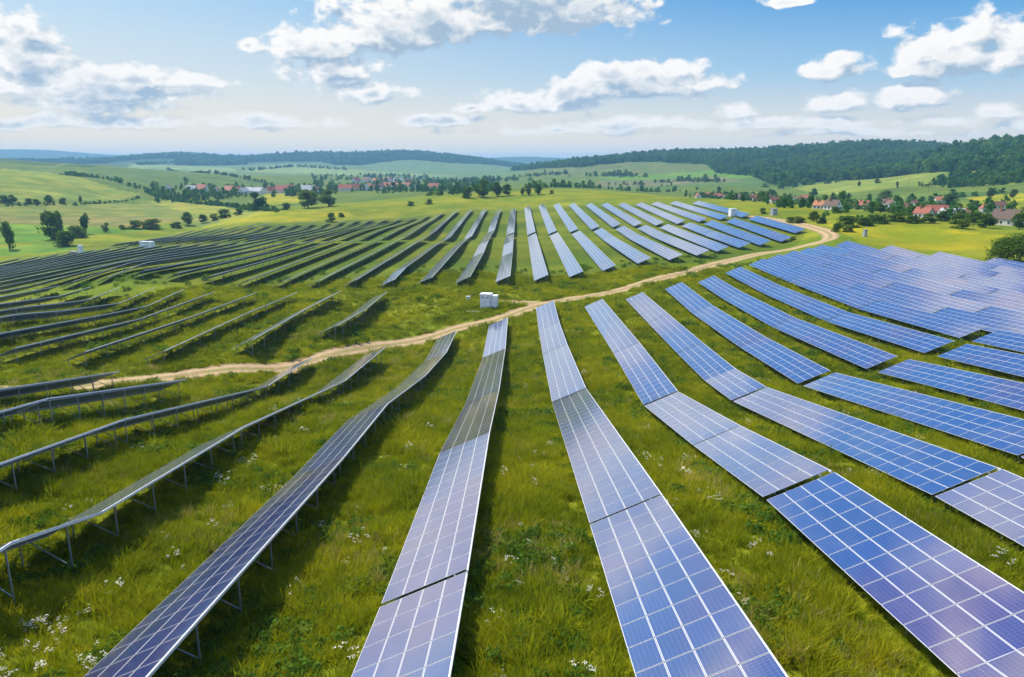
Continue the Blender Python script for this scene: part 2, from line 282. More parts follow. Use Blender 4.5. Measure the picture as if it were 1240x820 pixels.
# ------------------------------------------------------------------ surveyed data (world metres)
CTRL = [(14.5, 20.9, 17.3),(14.5, 39.4, 20.0),(14.5, 56.8, 23.6),(14.5, 80.2, 28.1),(14.5, 107.9, 29.1),(14.5, 157.4, 31.6),(24.8, 32.7, 19.0),(24.8, 40.5, 20.2),(24.8, 80.8, 27.7),(24.8, 110.7, 29.8),(24.8, 167.7, 31.7),(35.1, 47.7, 20.8),(35.1, 87.2, 27.7),(35.1, 113.0, 29.3),(35.1, 173.7, 30.3),(45.4, 89.8, 26.7),(45.4, 183.7, 30.3),(55.7, 95.4, 26.0),(55.7, 196.4, 29.7),(66.0, 210.6, 29.3),
(76.3, 220.2, 28.6),
(86.6, 231.6, 28.5),
(96.9, 241.4, 28.0),
(-16.4, 23.9, 19.9),
(-16.4, 47.4, 23.0),
(-16.4, 93.9, 30.3),
(-16.4, 144.2, 35.6),
(-26.7, 33.8, 20.5),
(-26.7, 58.5, 24.1),
(-26.7, 80.8, 27.8),
(-26.7, 121.4, 33.3),
(-37.0, 48.3, 21.9),
(-37.0, 61.7, 24.3),
(-37.0, 92.1, 31.2),
(-37.0, 113.2, 33.0),
(-47.3, 62.8, 23.4),
(-47.3, 91.0, 30.0),
(-57.6, 77.0, 25.9),
(-57.6, 93.8, 29.8),
(-37.0, 129.9, 31.4),
(-37.0, 181.0, 34.2),
(-47.3, 115.5, 30.6),
(-47.3, 176.7, 33.0),
(-57.6, 107.4, 30.3),
(-57.6, 173.9, 33.1),
(-67.9, 103.3, 29.6),
(-67.9, 174.5, 33.3),
(-78.2, 105.8, 29.3),
(-78.2, 175.0, 33.2),
(-88.5, 120.6, 29.6),
(-88.5, 181.8, 33.6),
(-98.8, 135.3, 30.4),
(-98.8, 187.5, 34.4),
(-109.1, 190.4, 34.5),
(-119.4, 194.7, 35.1),
(-129.7, 198.5, 35.3),
(-140.0, 201.7, 35.8),
(-16.4, 181.8, 31.2),
(-16.4, 338.7, 34.2),
(-16.4, 576.7, 35.9),
(-26.7, 186.8, 32.2),
(-26.7, 362.4, 37.7),
(-26.7, 542.7, 34.4),
(-37.0, 189.0, 33.1),
(-37.0, 352.9, 37.6),
(-37.0, 533.8, 35.0),
(-47.3, 189.4, 33.1),
(-47.3, 535.5, 35.7),
(-57.6, 191.1, 33.4),
(-57.6, 542.2, 36.8),
(-67.9, 193.5, 33.9),
(-67.9, 546.8, 38.3),
(-78.2, 196.0, 33.8),
(-78.2, 550.0, 40.1),
(-88.5, 196.5, 32.8),
(-88.5, 544.9, 40.6),
(-98.8, 199.2, 32.6),
(-98.8, 537.6, 41.1),
(-109.1, 199.3, 32.1),
(-109.1, 534.7, 41.6),
(-129.7, 530.1, 43.1),
(-150.3, 528.9, 44.2),
(24.8, 217.0, 32.1),
(24.8, 368.9, 33.8),
(24.8, 532.1, 30.8),
(35.1, 210.7, 29.6),
(35.1, 360.2, 32.4),
(35.1, 521.6, 30.0),
(45.4, 218.1, 29.4),
(45.4, 352.7, 31.2),
(45.4, 504.6, 29.1),
(55.7, 229.5, 29.1),
(55.7, 353.1, 30.8),
(55.7, 503.5, 28.9),
(66.0, 244.0, 29.7),
(66.0, 351.2, 30.5),
(66.0, 495.2, 28.4),
(76.3, 254.0, 29.5),
(76.3, 487.3, 27.7),
(86.6, 263.8, 29.7),
(86.6, 487.5, 27.4),
(96.9, 272.3, 29.4),
(0.0, 10.0, 17.0),
(0.0, 22.0, 18.0),
(0.0, 35.0, 19.9),
(0.0, 50.0, 22.2),
(0.0, 65.0, 25.0),
(0.0, 80.0, 27.8),
(0.0, 95.0, 29.9),
(0.0, 120.0, 31.9),
(0.0, 150.0, 32.9),
(-40.0, 8.0, 16.9),
(40.0, 8.0, 16.9),
(-40.0, 20.0, 17.7),
(40.0, 20.0, 17.7),
(-40.0, 35.0, 19.9),
(40.0, 35.0, 19.9),
(-16.4, 12.0, 18.2),
(-16.4, 4.0, 17.2),
(-26.7, 15.0, 18.2),
(-6.0, 14.0, 18.0),
(-67.9, 280.0, 35.4),
(-67.9, 350.0, 36.9),
(-67.9, 450.0, 37.9),
(-98.8, 280.0, 35.9),
(-98.8, 350.0, 37.6),
(-98.8, 450.0, 39.6),
(-129.7, 300.0, 37.4),
(-129.7, 400.0, 40.4),
(-160.6, 300.0, 39.4),
(-160.6, 400.0, 42.9),
(-201.8, 350.0, 43.4),
(-201.8, 450.0, 46.9),
(-47.3, 280.0, 34.9),
(-47.3, 350.0, 36.4),
(-47.3, 450.0, 36.1),
(-6.1, 280.0, 34.4),
(-6.1, 350.0, 35.1),
(-6.1, 450.0, 34.6),
(20.8, 650.0, 25.2),
(-42.1, 640.0, 29.0),
(-76.0, 620.0, 32.2),
(-139.5, 600.0, 37.1),
(-202.2, 590.0, 39.8),
(-259.8, 590.0, 51.7),
(-171.5, 528.0, 44.2),
(-203.3, 528.0, 46.2),
(-235.7, 528.0, 48.6),
(-255.3, 528.0, 52.2),
(73.7, 600.0, 25.9),
(112.8, 530.0, 25.1),
(132.6, 460.0, 23.8),
(139.7, 410.0, 23.5),
(144.8, 360.0, 23.0),
(152.7, 320.0, 22.8),
(165.4, 290.0, 23.6),
(181.0, 265.0, 24.7),
(104.3, 250.0, 25.3),
(140.0, 265.0, 26.0),
(154.4, 225.0, 25.3),
(117.9, 170.0, 26.8),
(221.2, 900.0, 40.7),
(261.5, 700.0, 37.0),
(243.5, 520.0, 32.0),
(231.9, 420.0, 28.6),
(222.1, 340.0, 27.2),
(307.0, 1150.0, 35.8),
(406.5, 780.0, 32.7),
(329.3, 520.0, 29.7),
(544.2, 1050.0, 20.2),
(502.9, 800.0, 21.4),
(602.7, 900.0, 9.6),
(603.6, 1000.0, 12.8),
(593.2, 1150.0, 19.6),
(511.7, 1250.0, 30.8),
(393.4, 1150.0, 39.5),
(566.9, 1500.0, 25.7),
(471.3, 1900.0, 18.3),
(399.5, 1500.0, 32.1),
(247.0, 1700.0, 34.6),
(202.1, 2000.0, 25.7),
(218.6, 1150.0, 42.1),
(545.2, 2600.0, -27.6),
(736.7, 2500.0, -29.2),
(928.1, 2400.0, -40.7),
(1124.2, 2200.0, -46.5),
(1181.4, 2100.0, -33.3),
(855.7, 1500.0, -20.7),
(963.6, 1450.0, -30.6),
(757.4, 1450.0, 12.4),
(199.2, 2600.0, 2.8),
(4.9, 2500.0, 29.5),
(299.9, 3800.0, 24.4),
(800.3, 3800.0, 24.3),
(1299.4, 3800.0, 24.3),
(1797.4, 3800.0, 24.3),
(2294.2, 3800.0, 24.3),
(2542.2, 3800.0, 24.2),
(1085.9, 1800.0, 5.7),
(1202.6, 1800.0, 1.9),
(-46.7, 1500.0, 38.7),
(-98.1, 1300.0, 40.6),
(-198.8, 1400.0, 42.2),
(14.4, 1100.0, 34.3),
(101.6, 1000.0, 33.3),
(-68.0, 900.0, 34.0),
(-168.4, 850.0, 37.7),
(-445.4, 1150.0, 43.5),
(-491.0, 920.0, 42.9),
(-253.0, 1150.0, 42.2),
(-278.8, 900.0, 41.9),
(-347.1, 800.0, 46.1),
(-266.1, 800.0, 42.5),
(-203.4, 800.0, 40.7),
(-492.8, 700.0, 40.4),
(-460.1, 750.0, 41.6),
(-355.2, 500.0, 48.4),
(-286.8, 480.0, 49.1),
(-288.8, 600.0, 47.9),
(-280.7, 420.0, 50.1),
(-265.4, 370.0, 51.4),
(-244.3, 405.0, 48.3),
(-201.3, 392.0, 44.5),
(-695.9, 1000.0, 8.6),
(-584.2, 1000.0, 22.7),
(-485.0, 950.0, 39.1),
(-871.8, 1250.0, 22.9),
(-732.3, 1250.0, 22.9),
(-1248.5, 1800.0, -8.7),
(-1161.9, 1800.0, 0.0),
(-1017.4, 1750.0, 3.8),
(-825.0, 1650.0, 14.2),
(-578.7, 1550.0, 30.0),
(-465.2, 1450.0, 42.2),
(-617.6, 1300.0, 30.9),
(-1603.3, 2300.0, 37.2),
(-1346.8, 2300.0, 37.2),
(-1090.7, 2300.0, 37.1),
(-835.1, 2300.0, 37.1),
(-580.1, 2300.0, 37.1),
(-1982.4, 3100.0, 13.3),
(-1794.9, 3400.0, 1.8),
(-1123.1, 3100.0, 20.0),
(-1042.8, 3400.0, 10.9),
(-589.8, 3000.0, 32.2),
(-233.1, 2700.0, 46.4),
(-77.8, 2500.0, 48.3),
(-2769.0, 4800.0, -30.9),
(-2527.8, 4800.0, -46.3),
(-2340.5, 4800.0, -59.0),
(-2153.9, 4800.0, -69.2),
(-1996.3, 4800.0, -56.4),
(-1833.9, 4800.0, -35.9),
(-1627.1, 4800.0, -38.5),
(-1382.5, 4800.0, -56.4),
(-1097.6, 4800.0, -48.7),
(-867.8, 4700.0, -52.7),
(-656.0, 4700.0, -55.1),
(-444.8, 4700.0, -35.1),
(-193.2, 4600.0, -4.9),
(-40.7, 4500.0, 24.1),
(-2301.1, 4100.0, 4.4),
(-1846.5, 4100.0, 4.4),
(-1483.5, 4100.0, 4.4),
(-1184.4, 4100.0, 4.4),
(-849.5, 4100.0, 4.4),
(-488.1, 4100.0, 4.4),
(-4028.8, 6300.0, 27.1),
(-2979.2, 6300.0, 27.1),
(-1584.6, 6300.0, 27.0),
(-195.6, 6300.0, 26.9),
(-5532.8, 8000.0, -137.0),
(-5002.7, 8000.0, -128.4),
(-4697.1, 8000.0, -98.5),
(-2888.8, 8000.0, -59.9),
(-1126.7, 8000.0, -51.3),
(-247.9, 8000.0, -51.2),
(103.1, 8000.0, -62.2),
(366.3, 8000.0, -51.2),
(2379.4, 8000.0, -34.1),
(5338.2, 8000.0, -33.9),
(-3332.4, 4800.0, -5.2),
(-7640.7, 11000.0, 11.8),
(-3980.1, 11000.0, 11.8),
(-99.4, 11000.0, 11.8),
(3275.9, 11000.0, 11.7),
(7349.5, 11000.0, 11.7)]
TRACK = [(-65.2, 87.4), (-61.9, 91.7), (-57.5, 97.4), (-51.2, 101.3), (-42.5, 110.2), (-32.5, 121.9), (-25.4, 138.3), (-15.3, 150.6), (-5.0, 154.9), (4.2, 166.0), (14.5, 175.3), (27.7, 183.9), (43.2, 197.8), (63.4, 222.4), (83.3, 244.8), (96.9, 252.1), (103.3, 249.0), (109.2, 258.0), (116.7, 284.4), (119.3, 317.2), (116.7, 346.8), (112.6, 365.1)]
BRANCH = [(6.2, 166.7), (2.4, 170.1), (-1.2, 171.2), (-4.3, 170.8)]
PATH = [(-26.0, 177.1), (-42.5, 177.8), (-60.7, 177.1), (-80.4, 179.9)]
FIELDS = [
 ('wheat', [(-981.5, 1410.9),(-875.5, 1390.8),(-593.3, 1015.9),(-486.8, 953.4),(-481.7, 848.4),(-499.5, 710.0)]),
 ('hay', [(-488.7, 694.1),(-458.0, 805.9),(-405.9, 937.9),(-191.6, 573.6),(-207.7, 563.9),(-354.3, 660.2),(-444.1, 629.0)]),
 ('tan', [(-444.1, 629.0),(-354.3, 660.2),(-281.9, 630.4),(-304.3, 564.9),(-409.9, 579.3)]),
 ('vivid', [(-406.1, 573.7),(-301.9, 560.3),(-267.8, 597.8),(-297.1, 517.9),(-302.5, 470.2),(-324.4, 455.4)]),
 ('hayb', [(-438.2, 875.2),(-405.9, 937.9),(-185.5, 564.5),(-204.1, 554.0)]),
 ('vividb', [(-291.7, 408.0),(-316.9, 444.5),(-297.3, 462.0),(-238.9, 422.9),(-266.4, 412.7)]),
 ('dark', [(-4807.9, 6939.4),(-2460.9, 4219.9),(-1450.3, 2901.2),(-883.8, 1542.2),(-1063.7, 1531.8)]),
 ('mid', [(-883.8, 1542.2),(-595.9, 1591.7),(-464.2, 1452.1),(-517.9, 1232.7),(-491.9, 985.8),(-604.7, 1035.6)]),
 ('gold', [(-387.4, 1122.8),(-355.4, 1192.4),(-227.5, 775.1),(-263.8, 771.8)]),
 ('gold', [(-259.3, 593.6),(-222.5, 605.1),(-137.4, 590.9),(-125.4, 565.4),(-181.5, 542.2)]),
 ('gold', [(125.0, 301.2),(158.1, 282.3),(171.9, 251.3),(154.8, 225.5),(133.6, 227.8),(111.3, 240.9)]),
 ('gold', [(127.1, 263.0),(153.4, 268.1),(152.3, 246.5),(129.2, 244.1)]),
 ('fg1', [(33.0, 2539.2),(194.8, 2471.5),(495.4, 2036.5),(486.5, 1911.3),(257.1, 1770.3),(26.6, 2042.7)]),
 ('vivid', [(176.5, 1743.2),(481.2, 1890.0),(573.3, 1526.3),(447.6, 1495.9),(230.9, 1587.8)]),
 ('brown', [(180.6, 1607.3),(439.8, 1653.0),(411.0, 1372.0),(219.5, 1308.1),(96.8, 1218.6)]),
 ('wheat', [(419.7, 1146.1),(656.5, 1384.0),(611.6, 1011.6),(553.2, 824.6),(499.3, 742.7),(465.3, 895.3),(368.6, 896.6)]),
 ('mid', [(375.8, 752.1),(474.0, 704.2),(413.1, 612.2),(344.8, 633.3)]),
 ('gold', [(390.4, 652.2),(425.0, 630.2),(355.0, 524.7),(353.1, 568.1)]),
 ('pale', [(-899.2, 1404.0),(-2034.2, 4114.1),(-1215.2, 3161.1),(-963.4, 2576.6),(-1474.6, 2977.1)]),
 ('pale', [(-991.4, 2651.9),(-1269.6, 4142.5),(-643.7, 3100.5),(-204.2, 2712.5),(-580.7, 2302.3)]),
]
TREES = [
 (-301.3,430.4,17.3,9.2,'t'),
 (-305.8,479.9,16.2,15.0,'b'),
 (-314.2,499.8,15.5,9.1,'t'),
 (-274.7,442.9,8.6,13.7,'b'),
 (-307.0,518.8,13.2,8.6,'t'),
 (-297.0,490.8,8.2,12.6,'b'),
 (-301.5,535.4,6.1,6.1,'r'),
 (-473.3,744.4,7.7,9.7,'r'),
 (-503.9,722.3,7.7,11.6,'b'),
 (-496.1,722.6,7.7,8.6,'r'),
 (-485.6,731.3,4.8,7.7,'b'),
 (-481.2,735.9,4.8,7.7,'b'),
 (-466.6,755.3,5.8,7.8,'b'),
 (-460.9,777.1,7.9,5.0,'t'),
 (-770.6,1281.6,8.2,26.2,'b'),
 (-284.8,568.1,7.0,15.3,'b'),
 (-295.0,562.9,5.6,12.5,'b'),
 (-300.5,555.3,3.5,6.2,'b'),
 (-272.5,583.1,4.2,9.2,'b'),
 (-272.8,606.0,9.5,10.2,'r'),
 (-266.9,621.5,6.7,7.4,'r'),
 (-261.9,631.9,5.2,9.0,'b'),
 (-255.8,640.3,6.8,12.1,'b'),
 (-245.4,647.9,6.1,8.4,'b'),
 (-237.3,668.8,14.8,15.6,'r'),
 (-195.8,620.8,5.0,9.3,'b'),
 (-179.5,630.0,14.4,17.2,'r'),
 (-164.0,638.6,13.0,14.5,'r'),
 (-138.2,542.7,6.1,6.8,'b'),
 (-135.8,564.0,3.2,5.1,'b'),
 (-30.9,644.0,13.4,14.1,'r'),
 (-18.9,650.6,10.7,10.0,'r'),
 (-10.3,652.9,9.3,8.6,'r'),
 (-43.9,635.0,8.4,9.8,'b'),
 (8.4,637.5,7.7,6.3,'r'),
 (16.8,634.2,8.3,7.6,'r'),
 (3.5,642.6,7.0,4.9,'t'),
 (27.9,631.8,2.8,4.2,'b'),
 (-73.5,610.1,4.0,6.7,'b'),
 (-88.8,612.0,3.4,6.8,'b'),
 (133.3,195.8,7.3,13.5,'b'),
 (132.5,201.4,5.3,6.3,'b'),
 (120.8,318.4,2.6,6.0,'b'),
 (126.5,317.9,3.8,5.3,'r'),
 (125.2,305.7,2.9,3.6,'b'),
 (116.8,271.3,2.9,3.9,'b'),
 (127.0,286.5,3.8,8.9,'b'),
 (135.2,290.6,3.2,7.7,'b'),
 (119.7,269.0,2.3,4.5,'b'),
 (121.5,368.8,2.6,3.8,'b'),
 (143.5,298.1,3.3,8.7,'b'),
 (154.5,303.5,3.4,8.2,'b'),
 (118.5,322.8,2.3,4.5,'b'),
 (158.3,297.9,3.0,7.4,'b'),
 (164.7,297.5,3.4,6.7,'r'),
 (102.4,275.0,1.3,2.6,'b'),
 (259.7,970.0,9.9,8.8,'t'),
 (277.2,658.2,9.4,6.3,'r'),
 (304.7,701.7,10.1,10.1,'r'),
 (331.1,673.5,10.7,11.5,'r'),
 (175.8,308.4,3.9,5.4,'b'),
 (173.9,293.4,4.1,6.0,'b'),
 (184.4,300.0,4.6,6.2,'r'),
 (179.2,284.5,4.8,7.4,'r'),
 (167.0,278.9,3.2,6.4,'b'),
 (191.3,283.1,6.0,5.2,'r'),
 (384.0,609.0,9.5,7.1,'t'),
 (389.7,590.4,6.2,6.2,'r'),
 (321.8,558.7,8.5,11.3,'r'),
 (453.9,1000.0,7.2,4.8,'t'),
 (449.5,890.7,7.7,4.4,'t'),
 (486.3,1018.3,6.2,8.7,'b'),
 (346.4,877.5,8.3,10.3,'r'),
 (312.2,919.4,7.4,10.6,'r'),
 (266.0,883.3,7.1,12.1,'r'),
 (182.8,345.4,4.3,6.0,'r'),
 (176.8,363.4,4.0,5.3,'r'),
 (148.3,347.5,2.9,5.0,'b'),
 (145.8,410.6,2.9,3.8,'r'),
]
HOUSES = [
 (126.4,525.7,5.3,'r'),
 (228.0,903.1,9.2,'o'),
 (143.8,538.5,5.5,'r'),
 (236.3,849.9,7.7,'b'),
 (152.8,487.0,5.6,'g'),
 (160.8,483.6,7.3,'b'),
 (161.9,469.6,6.0,'b'),
 (243.1,654.7,9.2,'o'),
 (282.6,735.0,10.4,'o'),
 (155.8,383.5,6.8,'o'),
 (158.9,376.5,6.3,'d'),
 (244.5,551.0,9.9,'b'),
 (236.7,511.5,10.5,'r'),
 (266.3,532.2,11.1,'b'),
 (254.8,493.7,8.5,'o'),
 (180.8,331.8,5.0,'r'),
 (218.4,389.2,10.3,'r'),
 (215.0,372.6,5.7,'g'),
 (241.0,408.4,6.2,'g'),
 (240.4,400.0,5.1,'o'),
 (221.5,345.0,5.8,'b'),
 (205.8,313.3,9.4,'d'),
 (242.6,357.7,4.7,'o'),
 (-494.7,1050,10.7,'r'),
 (-467.1,1060,10.8,'g'),
 (-460.1,1080,15.9,'r'),
 (-447.5,1100,11.2,'b'),
 (-427.6,1100,14.9,'o'),
 (-424.0,1120,11.4,'o'),
 (-400.3,1080,12.2,'g'),
 (-401.4,1110,12.5,'g'),
 (-381.8,1090,13.5,'g'),
 (-375.9,1120,12.7,'r'),
 (-355.0,1130,23.0,'r'),
 (-312.0,1100,16.2,'g'),
 (-307.7,1130,12.8,'b'),
 (-267.7,1150,16.9,'r'),
 (-256.5,1170,13.2,'o'),
 (-234.6,1160,18.4,'o'),
 (-223.2,1190,13.4,'b'),
 (-215.4,1230,16.7,'r'),
 (-210.7,1260,15.7,'r'),
 (-189.6,1190,16.1,'o'),
 (-180.6,1220,13.8,'r'),
 (-160.0,1180,16.0,'b'),
 (-127.8,1120,12.7,'r'),
]
HEDGES = {'a':[(-488.3, 973.9),(-427.4, 905.1),(-302.4, 777.3),(-194.9, 598.5)], 'b':[(-492.6, 699.7),(-453.0, 752.0),(-472.1, 919.4)], 'c':[(177.1, 1829.7),(229.4, 1862.8),(271.5, 1762.4)], 'd':[(278.6, 1469.3),(339.4, 1488.7),(362.6, 1359.8)], 'e':[(395.5, 1171.3),(457.4, 1213.7),(505.9, 1203.3)], 'f':[(481.7, 1469.6),(530.2, 1498.1),(528.3, 1396.5)], 'g':[(330.0, 643.7),(389.0, 674.5),(438.0, 665.0)], 'h':[(13.3, 2082.4),(49.2, 2045.6),(127.8, 2006.4)], 'i':[(10.2, 774.8),(101.3, 997.4),(244.3, 1094.4)], 'j':[(91.3, 1336.1),(207.7, 1426.4),(245.4, 1292.7)], 'k':[(-81.5, 678.0),(-52.7, 696.4),(-23.7, 759.8)], 'l':[(137.5, 332.2),(146.0, 303.4),(161.6, 301.0)], 'n':[(-1606.9, 3175.4),(-1920.3, 4016.7),(-1903.1, 4176.4)], 'o':[(-987.1, 2721.8),(-928.9, 3140.3),(-679.0, 2955.8)], 'q':[(-1353.5, 2879.6),(-721.0, 1723.1),(-579.5, 1552.0),(-446.2, 1390.2)], 's':[(-489.0, 2232.0),(-413.5, 2526.1),(-235.9, 2420.6)], 'u':[(-294.6, 1682.2),(-177.3, 1817.9),(-32.4, 1611.9)], 'm':[(-628.0, 1032.9),(-764.3, 1285.4),(-491.9, 985.8)]}
ORCHARD = {'a':[(468.5, 882.7),(579.3, 974.8),(625.6, 934.9),(499.3, 742.7),(464.8, 793.5)]}
FOREST_EDGE = [(-0.0311, 3151), (0.013, 2539), (0.0766, 2274), (0.1436, 2300), (0.2448, 2113), (0.2578, 1818), (0.2956, 1657), (0.3315, 1256), (0.3885, 1354), (0.4761, 1348), (0.5438, 1182), (0.5897, 1139)]
# ------------------------------------------------------------------ terrain
BY = np.array([-2000,0,20,33,47,60,80,93,110,125,160,200,250,350,450,540,20000.])
BD = np.array([15.5,16.4,17.6,19.6,21.6,24.0,27.9,29.9,31.2,32.3,33.2,33.7,34.5,35.2,33.8,32.8,32.8])
def sbase(y):
    y = np.asarray(y, float); w = 3.0 + 0.02*np.clip(y, 0, 400); f = lambda q: np.interp(q, BY, BD)
    return (f(y-2*w) + 2*f(y-w) + 3*f(y) + 2*f(y+w) + f(y+2*w))/9.0
def warp(x, y):
    r = np.hypot(x, y); return np.clip(np.arctan2(x, y), -0.72, 0.72)*2.2, np.log(r + 12)
def fit_terrain(C, lam=6e-4):
    C = np.asarray(C, float); a, b = warp(C[:,0], C[:,1]); v = C[:,2] - sbase(C[:,1]); k = len(C)
    d2 = (a[:,None]-a)**2 + (b[:,None]-b)**2
    K = 0.5*d2*np.log(d2 + 1e-12) + lam*np.eye(k); P = np.stack([np.ones(k), a, b], 1)
    s = np.linalg.solve(np.block([[K, P], [P.T, np.zeros((3, 3))]]), np.r_[v, 0, 0, 0])
    return a, b, s
FIT = fit_terrain(CTRL)
def terrain(x, y):
    ca, cb, s = FIT; x = np.asarray(x, float).ravel(); y = np.asarray(y, float).ravel(); a, b = warp(x, y); out = np.empty(len(x))
    for i in range(0, len(x), 20000):
        A = a[i:i+20000, None]; B = b[i:i+20000, None]; d2 = (A-ca)**2 + (B-cb)**2
        out[i:i+20000] = (0.5*d2*np.log(d2 + 1e-12)) @ s[:-3] + s[-3] + s[-2]*A[:,0] + s[-1]*B[:,0]
    return CZ - (out + sbase(y))
TH = np.concatenate([np.radians(np.arange(-180, -44, 4.0)), np.radians(np.arange(-44, 44.01, 0.15)), np.radians(np.arange(48, 179, 4.0))])
RR = np.exp(np.linspace(math.log(4.0), math.log(11500.0), 540))
gx = np.sin(TH)[None,:]*RR[:,None]; gy = np.cos(TH)[None,:]*RR[:,None]
HZ = terrain(gx, gy).reshape(gx.shape)
c0 = HZ[0].mean(); HZ[0] = c0
for i in range(1, 40): HZ[i] = HZ[i]*(i/40) + c0*(1-i/40)*1.0 if RR[i] < 8 else HZ[i]
LR = np.log(RR)
def h(x, y):
    """height of the ground sheet at a point"""
    r = max(math.hypot(x, y), RR[0]); t = math.atan2(x, y)
    i = min(max(int((math.log(r)-LR[0])/(LR[1]-LR[0])), 0), len(RR)-2); fi = (r - RR[i])/(RR[i+1]-RR[i])
    j = int(np.searchsorted(TH, t, 'right')) - 1; j2 = (j+1) % len(TH)
    dt = (TH[j2]-TH[j]) % (2*math.pi); fj = ((t - TH[j]) % (2*math.pi))/dt
    return float((HZ[i,j]*(1-fi)+HZ[i+1,j]*fi)*(1-fj) + (HZ[i,j2]*(1-fi)+HZ[i+1,j2]*fi)*fj)
nr, nt = gx.shape
V_ = np.stack([gx, gy, HZ], -1).reshape(-1, 3); V_ = np.vstack([V_, [[0, 0, c0]]])
I = np.arange(nr*nt).reshape(nr, nt); J = np.roll(I, -1, axis=1)
Q = np.stack([I[:-1], I[1:], J[1:], J[:-1]], -1).reshape(-1, 4)
Q = Q[:, ::-1]
cap = [(nr*nt, int(I[0,(j+1) % nt]), int(I[0,j])) for j in range(nt)]
# field colours: crops and meadows, one colour per field
FC = {'wheat':(0.19,0.225,0.035),'hay':(0.175,0.20,0.04),'tan':(0.21,0.19,0.055),'vivid':(0.115,0.215,0.020),'hayb':(0.25,0.25,0.035),'vividb':(0.115,0.21,0.022),'far':(0.115,0.148,0.009),
      'dark':(0.06,0.105,0.03),'mid':(0.09,0.14,0.028),'gold':(0.27,0.255,0.008),'fg1':(0.12,0.15,0.04),'brown':(0.15,0.15,0.07),'pale':(0.19,0.25,0.09)}
def inside(px, py, poly):
    r = np.zeros(px.shape, bool); k = len(poly)
    for i in range(k):
        x1, y1 = poly[i]; x2, y2 = poly[(i+1) % k]
        c = ((y1 > py) != (y2 > py)) & (px < (x2-x1)*(py-y1)/((y2-y1) or 1e-9) + x1); r ^= c
    return r
FCOL = np.zeros((nr*nt+1, 4), np.float32); FCOL[:, :3] = (0.175, 0.20, 0.010)
rr_all = np.hypot(V_[:,0], V_[:,1])
FCOL[rr_all > 700, :3] = (0.105, 0.150, 0.022)
FCOL[rr_all > 2300, :3] = (0.11, 0.17, 0.055)
FCOL[rr_all > 4300, :3] = (0.035, 0.08, 0.03)
lat = V_[:,0]/np.maximum(V_[:,1], 1)
FCOL[(rr_all > 1250) & (lat > 0.12) & (rr_all < 3900), :3] = (0.085, 0.15, 0.035)
for nm, poly in FIELDS + [('far', [(-270,345),(-240,300),(-130,205),(-20,178),(40,205),(100,262),(118,300),(112,450),(60,512),(-30,560),(-130,548),(-245,535)])]:
    ins = inside(V_[:,0], V_[:,1], poly); FCOL[ins, :3] = FC[nm]
FCOL[:, 3] = 1.0
me = bpy.data.meshes.new('ground')
faces_n = len(Q) + len(cap)
me.vertices.add(len(V_)); me.vertices.foreach_set('co', V_.astype(np.float32).ravel())
lv = np.concatenate([Q.ravel(), np.array(cap).ravel()]).astype(np.int32)
me.loops.add(len(lv)); me.loops.foreach_set('vertex_index', lv)
me.polygons.add(faces_n)
me.polygons.foreach_set('loop_start', np.concatenate([np.arange(len(Q))*4, len(Q)*4 + np.arange(len(cap))*3]).astype(np.int32))
me.update(calc_edges=True)
ca = me.color_attributes.new('field_colour', 'FLOAT_COLOR', 'POINT'); ca.data.foreach_set('color', FCOL.ravel())
me.polygons.foreach_set('use_smooth', np.ones(faces_n, bool)); me.validate(); me.update()
m, n, b = principled('meadow_ground', col(.1,.15,.03), 0.95, 0.0, 0.1)
fa = n.new('ShaderNodeAttribute', attribute_name='field_colour'); geo = n.new('ShaderNodeNewGeometry'); P = geo.outputs['Position']
dist = n.v('LENGTH', P)
n1 = n.noise(P, 0.035, 5.0, 0.6); n2 = n.noise(P, 0.45, 5.0, 0.65); n3 = n.noise(P, 3.2, 4.0, 0.7)
nx = n.v('MULTIPLY', P, (0.006, 0.02, 0.0)); n4 = n.noise(nx, 1.0, 5.0, 0.6)
c = fa.outputs['Color']
c = n.mix(n.rng(n1, 0.38, 0.66), n.v('MULTIPLY', c, (0.62, 0.80, 0.75)), n.v('MULTIPLY', c, (1.18, 1.08, 1.0)))
near = n.rng(dist, 620.0, 150.0, 0.30, 1.0)
c = n.mix(n.m('MULTIPLY', n.m('MULTIPLY', n.rng(n2, 0.40, 0.72), 0.55), near), c, n.v('MULTIPLY', c, (0.55, 0.68, 0.60)))
c = n.mix(n.m('MULTIPLY', n.m('MULTIPLY', n.rng(n3, 0.45, 0.75), 0.45), near), c, n.v('MULTIPLY', c, (0.50, 0.62, 0.55)))
c = n.v('SCALE', c, scale=n.rng(n4, 0.3, 0.7, 0.85, 1.15))
soil = n.mix(n.rng(n2, 0.35, 0.65), col(0.11,0.145,0.006), col(0.21,0.235,0.010))       # mown turf and litter below the tall grass
c = n.mix(n.rng(dist, 90.0, 260.0), n.mix(0.35, soil, c), c)
n.l.new(c, b.inputs['Base Color'])
bp = n.new('ShaderNodeBump'); bp.inputs['Strength'].default_value = 0.9; bp.inputs['Distance'].default_value = 0.5
n.l.new(n.m('ADD', n2, n.m('MULTIPLY', n3, 0.4)), bp.inputs['Height']); n.l.new(bp.outputs[0], b.inputs['Normal'])
M['meadow_ground'] = m
ground = link('ground', me, [m]); tag(ground, kind='structure')

